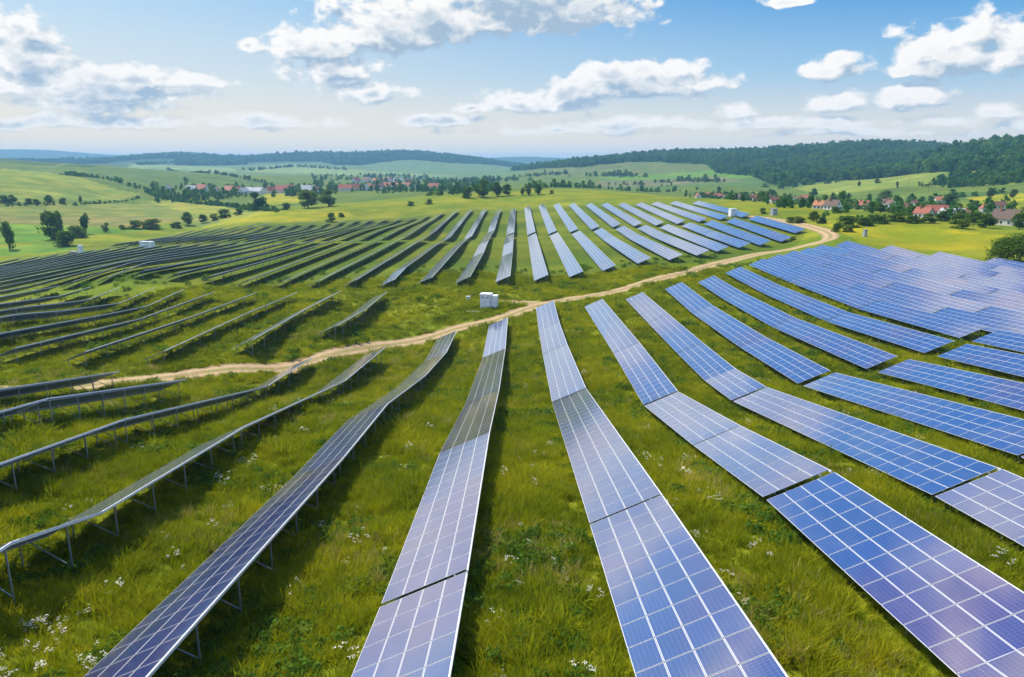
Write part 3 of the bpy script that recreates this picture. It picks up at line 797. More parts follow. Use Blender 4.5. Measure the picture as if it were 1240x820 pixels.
# dirt track: a draped strip with ruts, its edges broken up by grass
def smooth_line(pts, step):
    pts = [Vector((*p, 0)) for p in pts]; out_ = []
    for i in range(len(pts)-1):
        p0 = pts[max(i-1, 0)]; p1 = pts[i]; p2 = pts[i+1]; p3 = pts[min(i+2, len(pts)-1)]
        k = max(2, int((p2-p1).length/step))
        for j in range(k):
            t = j/k
            out_.append(0.5*((2*p1) + (p2-p0)*t + (2*p0-5*p1+4*p2-p3)*t*t + (3*p1-p0-3*p2+p3)*t**3))
    out_.append(pts[-1]); return out_
m, n, b = principled('packed_dirt', col(.4,.3,.2), 0.95, 0.0, 0.15)
uvn = n.new('ShaderNodeUVMap'); U, V, _ = n.sep(uvn.outputs[0]); geo = n.new('ShaderNodeNewGeometry'); P = geo.outputs['Position']
a = n.m('ABSOLUTE', n.m('SUBTRACT', U, 0.5))
nz = n.noise(P, 0.8, 5.0, 0.65); nf = n.noise(P, 5.0, 4.0, 0.7)
rut = n.rng(n.m('ABSOLUTE', n.m('SUBTRACT', a, 0.20)), 0.0, 0.10, 1.0, 0.0)
c = n.mix(n.rng(nz, 0.35, 0.7), col(0.27,0.19,0.105), col(0.40,0.29,0.165))
c = n.mix(n.m('MULTIPLY', rut, 0.65), c, col(0.46,0.345,0.21))
c = n.mix(n.m('MULTIPLY', n.rng(nf, 0.5, 0.8), 0.5), c, col(0.18,0.14,0.08))
cg = n.rng(n.m('ADD', n.m('MULTIPLY_ADD', n.m('SUBTRACT', nz, 0.5), 0.62, a), n.m('MULTIPLY', n.m('SUBTRACT', nf, 0.5), 0.12)), 0.36, 0.43)
cm = n.m('MULTIPLY', n.rng(a, 0.11, 0.03), n.rng(nz, 0.40, 0.56))
c = n.mix(n.m('MAXIMUM', cg, n.m('MULTIPLY', cm, 0.8)), c, n.mix(n.rng(nf, .4, .6), col(0.10,0.14,0.022), col(0.17,0.20,0.035)))
n.l.new(c, b.inputs['Base Color']); M['packed_dirt'] = m
ROADPTS = []
def strip(name, pts, width, lift, w_end=None):
    ln = smooth_line(pts, 1.2); vs = []; fs = []; uv = []; NA = 9
    for i, p_ in enumerate(ln):
        d = (ln[min(i+1, len(ln)-1)] - ln[max(i-1, 0)]).normalized(); s = Vector((d.y, -d.x, 0))
        w_ = width if w_end is None else width + (w_end-width)*i/(len(ln)-1)
        ROADPTS.append((p_.x, p_.y, w_*0.40))
        for k in range(NA):
            q = p_ + s*w_*(k/(NA-1)-0.5); vs.append((q.x, q.y, h(q.x, q.y) + lift - 0.10*(abs(k-4) == 4)))
    for i in range(len(ln)-1):
        for k in range(NA-1):
            fs.append((i*NA+k, i*NA+k+1, (i+1)*NA+k+1, (i+1)*NA+k)); uv += [(k/8, i), ((k+1)/8, i), ((k+1)/8, i+1), (k/8, i+1)]
    me_ = mesh(name, vs, np.array(fs), None, uv); me_.polygons.foreach_set('use_smooth', np.ones(len(fs), bool))
    o = link(name, me_, [M['packed_dirt']]); tag(o, kind='structure'); return o
strip('dirt_track', [(-96,62),(-80,74)] + TRACK, 6.4, 0.07)
strip('side_track', BRANCH, 7.5, 0.05, 4.0)
ROADPTS = np.array(ROADPTS)

# ------------------------------------------------------------------ solar tables
PITCH, X0, TILT, LOW = 10.3, 4.2, rad(23.5), 0.85
MW, ML, GAPM = 1.04, 1.70, 0.02
CT, ST = math.cos(TILT), math.sin(TILT)
def box_verts(R, c, d):
    x, y, z = d[0]/2, d[1]/2, d[2]/2
    v = np.array([(-x,-y,z),(x,-y,z),(x,y,z),(-x,y,z),(-x,-y,-z),(x,-y,-z),(x,y,-z),(-x,y,-z)])
    return v @ R.T + c
UVQ = np.tile(np.array([(0,0),(1,0),(1,1),(0,1)], float), (6, 1))
module_me = mesh('solar_panel', box_verts(np.eye(3), np.zeros(3), (MW, ML, 0.04)), BOXF.copy(), [0,1,1,1,1,1], UVQ)
module_me.materials.append(M['solar_module']); module_me.materials.append(M['galvanised_steel'])
module_me.polygons.foreach_set('material_index', [0,2,1,1,1,1]); module_me.materials.append(M['panel_back'])
lb = MB(); lb.box((0, -0.028, 0.5), (0.07, 0.014, 1)); lb.box((-0.028, 0.0, 0.5), (0.014, 0.07, 1)); lb.box((0.028, 0.0, 0.5), (0.014, 0.07, 1))
leg_me = lb.mesh('leg'); leg_me.materials.append(M['galvanised_steel'])
bb = MB(); bb.box((0, 0.5, 0), (0.05, 1, 0.05)); brace_me = bb.mesh('brace'); brace_me.materials.append(M['galvanised_steel'])
TABLES = []
def profile(xl, y0, nm, d, tol=0.42):
    """low-edge heights of a rigid table: straight, broken only where the ground bends away"""
    g_ = np.array([h(xl, y0 + j*d) for j in range(nm+1)]); z = g_.copy()
    def cut(a, b_):
        if b_ - a < 2: return
        ln = g_[a] + (g_[b_]-g_[a])*(np.arange(a, b_+1)-a)/(b_-a); e = np.abs(ln - g_[a:b_+1]); i = int(e.argmax())
        if e[i] > tol and min(i, b_-a-i) >= 4: cut(a, a+i); cut(a+i, b_)
        else: z[a:b_+1] = ln
    cut(0, nm); return z
def frame_at(xl, ya, yb, za, zb):
    al = Vector((0, yb-ya, zb-za)).normalized()
    ac = Vector((CT, 0, ST)); ac = (ac - al*ac.dot(al)).normalized(); nz_ = ac.cross(al)
    return np.array([ac, al, nz_]).T, np.array((xl, (ya+yb)/2, (za+zb)/2 + LOW)), za + LOW, zb + LOW
def table(xl, y0, y1, label, group, single=False, legs=True, step=4.3, tol=0.42):
    """one mounted table of modules, four across, following the ground along its length"""
    TABLES.append((xl, y0, y1)); nm = max(2, int(round((y1-y0)/(ML+GAPM)))); pl_ = (y1-y0)/nm
    base = Vector((xl + 1.9, (y0+y1)/2, h(xl+1.9, (y0+y1)/2))); b0 = np.array(base)
    root = empty('solar_table', base); tag(root, label, 'solar table', group)
    zp = profile(xl, y0, nm, pl_, tol); mods = []; prof = [frame_at(xl, y0 + j*pl_, y0 + (j+1)*pl_, zp[j], zp[j+1]) for j in range(nm)]
    for j, (R, c, za, zb) in enumerate(prof):
        for i in range(4):
            cc = c + R @ np.array(((i+0.5)*(MW+GAPM), 0, 0.0))
            mods.append((math.hypot(cc[0], cc[1]), R, cc, j, i))
    sy = (pl_ - GAPM)/ML
    merged = mods
    if single:
        vis = [q for q in mods if abs(q[2][0]/max(q[2][1], 1) - 0.0) < 0.80 and q[2][1] > 19]
        vis.sort(key=lambda q: q[0]); ones = vis[:100]; ids = {id(q) for q in ones}; merged = [q for q in mods if id(q) not in ids]
        for _, R, cc, j, i in ones:
            o = bpy.data.objects.new('solar_panel', module_me); COL.objects.link(o); o.parent = root
            Rm = Matrix(R.tolist()).to_4x4(); Rm.translation = Vector(cc - b0); o.matrix_local = Rm @ Matrix.Diagonal((1, sy, 1, 1))
    if merged:
        vs = np.vstack([box_verts(R @ np.diag((1, sy, 1)), cc - b0, (MW, ML, 0.04)) for _, R, cc, j, i in merged])
        nf = len(merged); fs = (BOXF[None] + 8*np.arange(nf)[:,None,None]).reshape(-1, 4)
        me_ = mesh('panel_surface', vs, fs, np.tile([0,2,1,1,1,1], nf), np.tile(UVQ, (nf, 1)))
        ra = me_.attributes.new('module_random', 'FLOAT', 'FACE'); ra.data.foreach_set('value', np.repeat(RNG.random(nf), 6).astype(np.float32))
        o = link('panel_surface', me_, [M['solar_module'], M['galvanised_steel'], M['panel_back']], root)
        if single: o['kind'] = 'stuff'
    # rails under the modules and the posts
    def at(y, s, dz=-0.07):
        f_ = (y-y0)/pl_; j = min(max(int(f_), 0), nm-1); R, c, za, zb = prof[j]
        return Vector((xl + s*CT, y, za + (zb-za)*(f_-j) + s*ST + dz))
    fr_ = MB()
    for s in (0.75, 3.6):
        r_ = MB() if legs else fr_
        yy = np.linspace(y0+0.05, y1-0.05, max(2, min(nm, int((y1-y0)/3.4)))+1)
        for a_, b_ in zip(yy[:-1], yy[1:]): r_.bar(at(a_, s)-base, at(b_, s)-base, 0.07, 0.09)
        if legs: r_.build('rail', [M['galvanised_steel']], root)
    npost = max(2, int(round((y1-y0-1.6)/step))+1)
    for i in range(npost):
        y = y0 + 0.8 + (y1-y0-1.6)*i/(npost-1)
        t1 = at(y, 0.75, -0.10); t2 = at(y, 3.6, -0.10)
        for t_ in (t1, t2):
            g_ = h(t_.x, y) - 0.3
            if legs:
                o = bpy.data.objects.new('leg', leg_me); COL.objects.link(o); o.parent = root
                o.location = Vector((t_.x, y, g_)) - base; o.scale = (1, 1, max(0.2, t_.z - g_))
            else: fr_.box(Vector((t_.x, y, (t_.z+g_)/2)) - base, (0.08, 0.08, t_.z-g_))
        a_ = Vector((t2.x-0.04, y+0.06, h(t2.x, y)+0.45)); b_ = at(y+0.06, 1.3, -0.10)
        if legs:
            d = b_-a_; o = bpy.data.objects.new('brace', brace_me); COL.objects.link(o); o.parent = root
            Rm = d.to_track_quat('Y', 'Z').to_matrix().to_4x4(); Rm.translation = a_ - base; o.matrix_local = Rm @ Matrix.Diagonal((1, d.length, 1, 1))
        else: fr_.bar(a_-base, b_-base, 0.05, 0.05)
    hi_ = MB(); yy = np.linspace(y0, y1, max(2, min(nm, int((y1-y0)/3.4)))+1)
    for a_, b_ in zip(yy[:-1], yy[1:]): hi_.bar(at(a_, 4*(MW+GAPM)-.02, -.05)-base, at(b_, 4*(MW+GAPM)-.02, -.05)-base, 0.07, 0.13)
    hi_.build('edge_rail', [M['aluminium']], root)
    if not legs: fr_.build('support_frame', [M['galvanised_steel']], root)
    return root
ORD = ['','first','second','third','fourth','fifth','sixth','seventh','eighth','ninth','tenth','eleventh','twelfth','thirteenth','fourteenth','fifteenth','sixteenth','seventeenth','eighteenth','nineteenth','twentieth',
       'twenty-first','twenty-second','twenty-third','twenty-fourth','twenty-fifth','twenty-sixth','twenty-seventh']
NEAR_R = {0:[(11,36.2),(36.4,80.0),(80.5,113),(113.2,160)], 1:[(11,39.4),(40.0,56.9),(57.1,80.1),(80.7,108),(108.2,158)],
 2:[(13,40.3),(40.6,80.6),(81.2,110.7),(110.9,137),(137.2,167)], 3:[(17,48),(48.3,86.5),(88.2,113),(113.2,145),(145.2,173.5)],
 4:[(24,58),(58.3,89.2),(92.2,128),(128.2,160),(160.2,183.5)], 5:[(32,66),(66.3,94.5),(97.5,130),(130.3,165),(165.2,196)],
 6:[(42,74),(74.2,104),(107.0,140),(140.3,178),(178.2,209)]}
NEAR_L = {-1:[(11,28.6),(28.9,80.5),(80.7,148)], -2:[(12,49),(49.1,94.5),(94.6,144)], -3:[(16,57),(57.1,92),(92.2,121.5)],
 -4:[(24,58),(58.1,91.8),(92.4,113)], -5:[(36,64),(64.1,91)], -6:[(48,94)]}
MID = {-4:(130,181),-5:(116,177),-6:(107,174.5),-7:(104,176),-8:(104,176),-9:(106,182),-10:(108,188),-11:(112,190),-12:(118,194),-13:(128,197),-14:(140,200)}
FARB = {-2:186,-1:191,0:198,1:207,2:215,3:215,4:220,5:229,6:244,7:254,8:264,9:272,10:286}
FART = {-1:545,0:548,1:545,2:532,3:521,4:505,5:503,6:495,7:487,8:487,9:478,10:460}
rows_r = [(X0 + k*PITCH - (0.3 if k == 0 else 0.0), segs) for k, segs in NEAR_R.items()]
for i in range(1, 11):                                              # the close-set rows on the right-hand rise
    xl = X0 + 6*PITCH + 6.9*i; y0 = xl/0.74 - 8; y1 = 209 + (xl-66)*1.0 if xl < 97 else 241 - (xl-97)*2.0
    cuts = [y0] + [c for c in np.arange(y1 - 34 + (i*13) % 21, y0 + 12, -33.0)][::-1] + [y1]
    rows_r.append((xl, [(a_ + .25, b_ - .1) for a_, b_ in zip(cuts[:-1], cuts[1:])]))
for k, (xl, segs) in enumerate(rows_r):
    for i, (a_, b_) in enumerate(segs):
        table(xl, a_, b_, f'blue solar table, {ORD[k+1]} row right of the middle grass lane, {ORD[i+1]} from camera',
              'solar tables in front of the track', single=(a_ < 60 and k <= 5) or (k <= 3 and a_ < 70), legs=(k <= 5))
for k, segs in NEAR_L.items():
    for i, (a_, b_) in enumerate(segs):
        table(X0 + k*PITCH, a_, b_, f'{"violet" if k > -3 else "grey edge-on"} solar table, {ORD[-k]} row left of middle grass lane, {ORD[i+1]} from camera',
              'solar tables in front of the track', single=(k >= -3 and a_ < 60), tol=(1.6 if k < -4 else 0.7))
for k, (a_, b_) in MID.items():
    q = (a_+b_)/2
    for nm, s, e in (('near', a_, q-0.1), ('far', q+0.1, b_)):
        table(X0 + k*PITCH, s, e, f'dark-backed solar table between the tracks, {ORD[-k-3]} row left of the cabinet, {nm} half', 'solar tables between the tracks', step=6.0, tol=0.75)
for k in range(-26, 11):
    xl = X0 + k*PITCH
    y0 = FARB.get(k, min(203, 186 + 1.6*abs(k))); y0 = max(y0, abs(xl)*1.22)
    gap = 350 + max(0, -k-8)*2.2; top = FART.get(k, 536 - max(0, -k-12)*1.5)
    if k < -16: gap = min(gap, 384)
    segs = []
    if gap - 5 - y0 > 70: qs = (304.0 if y0 < 250 else (y0+gap)/2); segs += [(y0, qs-0.15), (qs+0.15, gap-4)]
    elif gap - 5 - y0 > 10: segs += [(y0, gap-4)]
    if k > -24: segs.append((gap+6+(26 if k < -14 else 0), top))
    pos = 'row directly behind the white cabinet' if k == -1 else (f'{ORD[k+1]} row right of the white cabinet' if k > -1 else f'{ORD[-k-1]} row left of the white cabinet')
    nmz = {1:['only one'], 2:['lower','upper'], 3:['lowest','middle','topmost']}[len(segs)]
    for (a_, b_), w_ in zip(segs, nmz):
        table(xl, a_, b_, f'{"pale" if k > -4 else "dark"} solar table on far slope, {pos}, {w_} one', 'solar tables on the far slope', legs=False, step=7.0, tol=0.75)
# ------------------------------------------------------------------ scattering (stuff only): points that carry instances of small meshes
def proto_collection(name, meshes):
    c = bpy.data.collections.new(name)
    for i, me_ in enumerate(meshes):
        o = bpy.data.objects.new(f'{name}_{chr(97+i)}', me_); c.objects.link(o)
    return c
def scatter(name, pts, rot, scl, idx, protos):
    me_ = bpy.data.meshes.new(name); k = len(pts)
    me_.vertices.add(k); me_.vertices.foreach_set('co', np.asarray(pts, np.float32).ravel())
    for an, ty, key, val in (('rot','FLOAT_VECTOR','vector',rot),('scl','FLOAT_VECTOR','vector',scl)):
        a_ = me_.attributes.new(an, ty, 'POINT'); a_.data.foreach_set(key, np.asarray(val, np.float32).ravel())
    a_ = me_.attributes.new('idx', 'INT', 'POINT'); a_.data.foreach_set('value', np.asarray(idx, np.int32))
    me_.update(); o = bpy.data.objects.new(name, me_); COL.objects.link(o); o['kind'] = 'stuff'
    t = bpy.data.node_groups.new(name, 'GeometryNodeTree')
    t.interface.new_socket('Geometry', in_out='INPUT', socket_type='NodeSocketGeometry')
    t.interface.new_socket('Geometry', in_out='OUTPUT', socket_type='NodeSocketGeometry')
    a = t.nodes.new('NodeGroupInput'); z = t.nodes.new('NodeGroupOutput'); ip = t.nodes.new('GeometryNodeInstanceOnPoints')
    ci = t.nodes.new('GeometryNodeCollectionInfo'); ci.inputs['Collection'].default_value = protos
    ci.inputs['Separate Children'].default_value = True; ci.inputs['Reset Children'].default_value = True
    def na(nm_, ty):
        q = t.nodes.new('GeometryNodeInputNamedAttribute'); q.data_type = ty; q.inputs[0].default_value = nm_
        return [s for s in q.outputs if s.enabled and s.name == 'Attribute'][0]
    L_ = t.links
    L_.new(a.outputs[0], ip.inputs['Points']); L_.new(ci.outputs[0], ip.inputs['Instance']); ip.inputs['Pick Instance'].default_value = True
    L_.new(na('idx','INT'), ip.inputs['Instance Index']); L_.new(na('rot','FLOAT_VECTOR'), ip.inputs['Rotation']); L_.new(na('scl','FLOAT_VECTOR'), ip.inputs['Scale'])
    L_.new(ip.outputs[0], z.inputs[0])
    md = o.modifiers.new('scatter', 'NODES'); md.node_group = t
    return o
def tuft(name, nb, rad_, h0, h1, wd, mat, lean=0.5):
    vs = []; fs = []; tip = []
    for i in range(nb):
        a = random.uniform(0, 6.283); r = rad_*math.sqrt(random.random()); x, y = r*math.cos(a), r*math.sin(a)
        hh = random.uniform(h0, h1)*(1-0.35*(r/rad_)**2); la = random.uniform(0, 6.283) if random.random() < .5 else a + random.gauss(0, .6)
        ln = hh*random.uniform(0.1, lean*1.6); ox, oy = math.cos(la), math.sin(la); fa = random.uniform(0, 6.283); sx, sy = math.cos(fa), math.sin(fa)
        k = len(vs); w_ = wd*random.uniform(.6, 1.3)
        for t, ww in ((0, .8), (.5, 1.0), (1, .12)):
            z = hh*(t - 0.18*t*t*(ln/hh)); q = ln*t*t
            for s in (-1, 1):
                vs.append((x + ox*q + s*sx*w_*ww/2, y + oy*q + s*sy*w_*ww/2, z)); tip.append(t)
        fs += [(k, k+1, k+3, k+2), (k+2, k+3, k+5, k+4)]
    me_ = mesh(name, vs, np.array(fs)); at_ = me_.attributes.new('tip', 'FLOAT', 'POINT'); at_.data.foreach_set('value', tip)
    me_.materials.append(M[mat]); return me_
def leafy(name, nl, rad_, hh, ls, mat):
    vs = []; fs = []
    for i in range(nl):
        p_ = Vector((random.gauss(0, 1), random.gauss(0, 1), random.gauss(0, 1))).normalized()*random.random()**.4
        c = Vector((p_.x*rad_, p_.y*rad_, hh*0.5 + p_.z*hh*0.5)); a = Vector((random.gauss(0,1), random.gauss(0,1), random.gauss(0,.7))).normalized()
        b_ = a.cross(Vector((random.gauss(0,1), random.gauss(0,1), random.gauss(0,1)))).normalized(); s = ls*random.uniform(.6, 1.4); k = len(vs)
        vs += [c - a*s, c + b_*s*.45, c + a*s, c - b_*s*.45]; fs.append((k, k+1, k+2, k+3))
    me_ = mesh(name, vs, np.array(fs)); me_.materials.append(M[mat]); return me_
def umbel(name):
    me_ = tuft('umbel_stems', 9, .35, .5, .9, .02, 'weed_leaves', .25); bm = bmesh.new(); bm.from_mesh(me_)
    tl = bm.verts.layers.float.get('tip'); tops = [v.co.copy() for i, v in enumerate(bm.verts) if i % 6 == 4]
    for p_ in tops:
        for j in range(9):
            c = p_ + Vector((random.gauss(0,.05), random.gauss(0,.05), random.uniform(0,.04))); s = random.uniform(.012, .022)
            q = [bm.verts.new(c + Vector(d)*s) for d in ((1,0,0),(0,1,.3),(-1,0,0),(0,-1,.3))]; f = bm.faces.new(q); f.material_index = 1
    bm.to_mesh(me_); bm.free(); me_.materials.append(M['white_petals']); return me_
grass_p = proto_collection('grass_tuft', [tuft('tuft', 46, .42, .22, .62, .034, 'grass_blades', .7) for i in range(5)] + [tuft('tall_tuft', 34, .34, .5, .95, .030, 'grass_blades', .45) for i in range(2)])
weed_p = proto_collection('weed_clump', [leafy('weed', 110, .42, .60, .085, 'weed_leaves') for i in range(3)])
dry_p = proto_collection('dry_tuft', [tuft('dry', 26, .3, .5, .95, .026, 'dry_stalks', .4) for i in range(2)])
flower_p = proto_collection('flower_plant', [umbel('umbel') for i in range(3)])
def noise2(x, y, s, seed):
    """cheap smooth value noise for patchy growth"""
    r = np.random.default_rng(seed); G = r.random((64, 64)); u = x/s; v = y/s; i = np.floor(u).astype(int); j = np.floor(v).astype(int); fu = u-i; fv = v-j
    fu = fu*fu*(3-2*fu); fv = fv*fv*(3-2*fv); g_ = lambda a, b_: G[a % 64, b_ % 64]
    return (g_(i,j)*(1-fu)+g_(i+1,j)*fu)*(1-fv) + (g_(i,j+1)*(1-fu)+g_(i+1,j+1)*fu)*fv
def beside_tables(x, y, a=-0.5, b_=4.4):
    ok = np.ones(len(x), bool)
    for xl, y0, y1 in TABLES:
        if y0 < 220: ok &= ~((x > xl+a) & (x < xl+b_) & (y > y0-.5) & (y < y1+.5))
    return ok
def ring_points(r0, r1, dens, half=0.80):
    k = int((r1*r1-r0*r0)*half*dens); r = np.sqrt(RNG.random(k)*(r1*r1-r0*r0)+r0*r0); a = (RNG.random(k)*2-1)*half
    return r*np.sin(a), r*np.cos(a)
def off_track(x, y):
    ok = np.ones(len(x), bool)
    for px, py, w_ in ROADPTS[::2]: ok &= (x-px)**2 + (y-py)**2 > (w_*(0.85+0.3*noise2(x, y, 1.7, 5)))**2
    return ok
def grass_scatter(name, bands, protos, nvar, pick=None, keep=None, smin=.7, smax=1.3):
    xs = []; ys = []; ss = []
    for r0, r1, dn, sc in bands:
        x, y = ring_points(r0, r1, dn); k = keep(x, y) if keep else np.ones(len(x), bool); x, y = x[k], y[k]
        k = off_track(x, y); x, y = x[k], y[k]
        xs.append(x); ys.append(y); ss.append(np.full(len(x), sc)*RNG.uniform(smin, smax, len(x)))
    x = np.concatenate(xs); y = np.concatenate(ys); s = np.concatenate(ss)
    s *= 0.50 + 0.75*noise2(x, y, 3.2, 3) + 0.35*noise2(x, y, 11.0, 6)
    s = np.where(beside_tables(x, y, -.25, 2.6), s, np.minimum(s*.72, .95))          # kept short under the low edge
    z = np.array([h(a, b_) for a, b_ in zip(x, y)]) - 0.03
    rot = np.stack([RNG.normal(0, .08, len(x)), RNG.normal(0, .08, len(x)), RNG.uniform(0, 6.28, len(x))], 1)
    zf = np.clip(s, 0, 1.15)/s*1.0
    return scatter(name, np.stack([x, y, z], 1), rot, np.stack([s, s, s*np.maximum(zf, .62)*RNG.uniform(.8, 1.2, len(x))], 1), RNG.integers(0, nvar, len(x)), protos)
grass_scatter('meadow_grass', [(14,42,7.0,.95),(42,75,4.2,1.1),(75,130,2.2,1.45),(130,215,1.0,2.0)], grass_p, 7)
tall_p = proto_collection('tall_clump', [tuft('tall_clump', 60, .40, .55, 1.05, .030, 'grass_blades', .5) for i in range(3)])
grass_scatter('tall_grass', [(14,60,3.2,1.3),(60,120,1.1,1.6)], tall_p, 3, keep=lambda x, y: (noise2(x, y, 2.6, 41)*.6 + noise2(x, y, 9.0, 42)*.4 > .54) & beside_tables(x, y, -.8, 3.4))
grass_scatter('meadow_weeds', [(14,60,1.3,1.15),(60,120,.45,1.6),(120,240,.06,2.4)], weed_p, 3, keep=lambda x, y: noise2(x, y, 5.0, 9) > .52)
grass_scatter('dry_grass', [(14,60,1.4,1.0),(60,140,.4,1.4)], dry_p, 2, keep=lambda x, y: (noise2(x, y, 7.0, 21) > .66) & beside_tables(x, y, -.8, 3.4))
grass_scatter('white_wildflowers', [(14,60,.8,.8),(60,100,.15,.9)], flower_p, 3,
    keep=lambda x, y: beside_tables(x, y) & ((RNG.random(len(x)) < .10) | (noise2(x, y, 3.0, 33) > .90) | (np.hypot(x+19.6, y-26.5) < 3.2) | (np.hypot(x+22.3, y-50) < 2.2) | (np.hypot(x+2.0, y-27.2) < 1.4)))

# ------------------------------------------------------------------ trees
def crown_mesh(name, nl, kind, ls, mat, seed):
    """leaf clumps in a unit crown (1 wide, 1 high); twigs and gaps make the outline uneven"""
    R_ = random.Random(seed); lobes = []
    zb = {'t': .03, 'r': .06, 'b': -.08}[kind]
    for i in range({'t': 18, 'r': 22, 'b': 22}[kind]):
        t = R_.random(); z = zb + (1-zb)*(0.12 + 0.76*t); wr = {'t': .30*(1-abs(t-.35)*.8), 'r': .42*math.sqrt(max(.1, 1-(2*t-.9)**2)), 'b': .46*math.sqrt(1-t*.8)}[kind]
        a = R_.uniform(0, 6.283); q = wr*R_.uniform(.3, .85); lobes.append((q*math.cos(a), q*math.sin(a), z, R_.uniform(.12, .21)*(1.2 if kind == 'b' else 1)))
    vs = []; fs = []
    for i in range(nl):
        x, y, z, r = lobes[i % len(lobes)]
        d = Vector((R_.gauss(0,1), R_.gauss(0,1), R_.gauss(0,1))).normalized(); c = Vector((x, y, z)) + Vector((d.x*r, d.y*r, d.z*r*.8))*R_.uniform(.55, 1.12)
        if c.z < 0.01: c.z = 0.01 + R_.random()*.05
        nrm = (d + Vector((R_.gauss(0,.5), R_.gauss(0,.5), R_.gauss(0,.5)))).normalized()
        a = nrm.orthogonal().normalized(); b_ = nrm.cross(a); s = ls*R_.uniform(.6, 1.5); q = R_.uniform(0, 3.14)
        a, b_ = a*math.cos(q)+b_*math.sin(q), b_*math.cos(q)-a*math.sin(q); k = len(vs)
        vs += [c - a*s, c + b_*s*.6, c + a*s, c - b_*s*.6]; fs.append((k, k+1, k+2, k+3))
    me_ = mesh(name, vs, np.array(fs)); me_.materials.append(M[mat]); return me_
def trunk_mesh(name, kind, seed):
    R_ = random.Random(seed); vs = []; fs = []
    def limb(a, b_, r0, r1):
        a, b_ = Vector(a), Vector(b_); d = (b_-a).normalized(); u = d.orthogonal().normalized(); w_ = d.cross(u); k = len(vs)
        for p_, r in ((a, r0), (b_, r1)):
            for j in range(6): vs.append(p_ + (u*math.cos(j*1.0472) + w_*math.sin(j*1.0472))*r)
        for j in range(6): fs.append((k+j, k+(j+1) % 6, k+6+(j+1) % 6, k+6+j))
    if kind == 'b':
        for i in range(5): limb((R_.uniform(-.1,.1), R_.uniform(-.1,.1), -.03), (R_.uniform(-.3,.3), R_.uniform(-.3,.3), .6), .022, .008)
    else:
        limb((0,0,-.03), (.01,.01,.45), .045, .03); limb((.01,.01,.45), (0,.02,.82), .03, .01)
        for i in range(5):
            z = R_.uniform(.25, .6); a = R_.uniform(0, 6.28); limb((.01,.01,z), (.25*math.cos(a), .25*math.sin(a), z+R_.uniform(.12,.25)), .018, .006)
    me_ = mesh(name, vs, np.array(fs)); me_.materials.append(M['bark']); return me_
CROWN = {k: [crown_mesh('crown', {'t':900,'r':1300,'b':1000}[k], k, {'t':.050,'r':.050,'b':.055}[k], 'bush_leaves' if k == 'b' else 'tree_leaves', 10*i+ord(k)) for i in range(3)] for k in 'trb'}
CROWN['B'] = [crown_mesh('crown', 5200, 'b', .020, 'bush_leaves', 91), crown_mesh('crown', 3600, 'b', .024, 'bush_leaves', 92)]
TRUNK = {k: [trunk_mesh('trunk', k, 7*i+ord(k)) for i in range(3)] for k in 'trb'}
CLUSTER = [(0,7,'at the left field corner above the dark rows'),(7,14,'in the far left hedge below the wheat field'),(14,15,'alone on the green hill at left'),
 (15,24,'in the hedge line below the hay field'),(24,30,'on the crest left of the far rows'),(30,40,'on the crest behind the middle rows'),(40,42,'at the right edge beside the blue rows'),
 (42,56,'on the verge by the far track'),(56,200,'among the houses and fields at right')]
WORD = {'t':'slender tree','r':'round-crowned tree','b':'low dark bush'}
for c0_, c1_, ph in CLUSTER:
    ids = sorted([i for i in range(c0_, min(c1_, len(TREES)))], key=lambda i: math.atan2(TREES[i][0], TREES[i][1])); cnt = {}
    tot = {k: sum(TREES[i][4] == k for i in ids) for k in 'trb'}
    for i in ids:
        x, y, hh, wd, k = TREES[i]; cnt[k] = cnt.get(k, 0) + 1
        big_ = c0_ == 40
        t_ = empty({'t':'slender_tree','r':'broadleaf_tree','b':'bush'}[k], (x, y, h(x, y)), random.uniform(0, 6.28))
        o_ = f', {ORD[cnt[k]]} from the left' if tot[k] > 1 else ''
        lab = (['small green bush touching the left side of the big bush, right edge','big rounded dark bush at the right edge beside the blue rows'][wd > 9] if big_ else f'{WORD[k]} {ph}{o_}')
        tag(t_, lab, 'bush' if k == 'b' else 'tree', 'trees and bushes ' + ph)
        cm = CROWN['B'][0 if wd > 9 else 1] if big_ else CROWN[k][i % 3]
        c_ = bpy.data.objects.new('crown', cm); COL.objects.link(c_); c_.parent = t_; c_.scale = (wd*1.2, wd*1.2, hh*1.12)
        s_ = bpy.data.objects.new('trunk', TRUNK[k][i % 3]); COL.objects.link(s_); s_.parent = t_; s_.scale = (min(wd, hh), min(wd, hh), hh)
# far woods, hedges and orchards that read as masses
wood_p = proto_collection('wood_tree', [crown_mesh('wood_crown', 190, k, .085, 'forest_leaves', 40+i) for i, k in enumerate('rrtrb')])
def wood(name, P_, size, protos=wood_p, nvar=5, hs=(.85, 1.25)):
    P_ = np.asarray(P_, float); z = np.array([h(a, b_) for a, b_ in P_]) - 0.4; k = len(P_)
    s = size*RNG.uniform(.5, 1.3, k)*RNG.choice([.8, 1.0, 1.25], k); q = RNG.uniform(*hs, k)
    return scatter(name, np.column_stack([P_, z]), np.column_stack([np.zeros(k), np.zeros(k), RNG.uniform(0, 6.28, k)]), np.column_stack([s, s, s*q]), RNG.integers(0, nvar, k), protos)
def along(pts, step, spread):
    r = []
    for (x1, y1), (x2, y2) in zip(pts[:-1], pts[1:]):
        d = math.hypot(x2-x1, y2-y1); k = max(1, int(d/step))
        for j in range(k): t = (j+random.random())/k; r.append((x1+(x2-x1)*t+random.gauss(0, spread), y1+(y2-y1)*t+random.gauss(0, spread)))
    return r
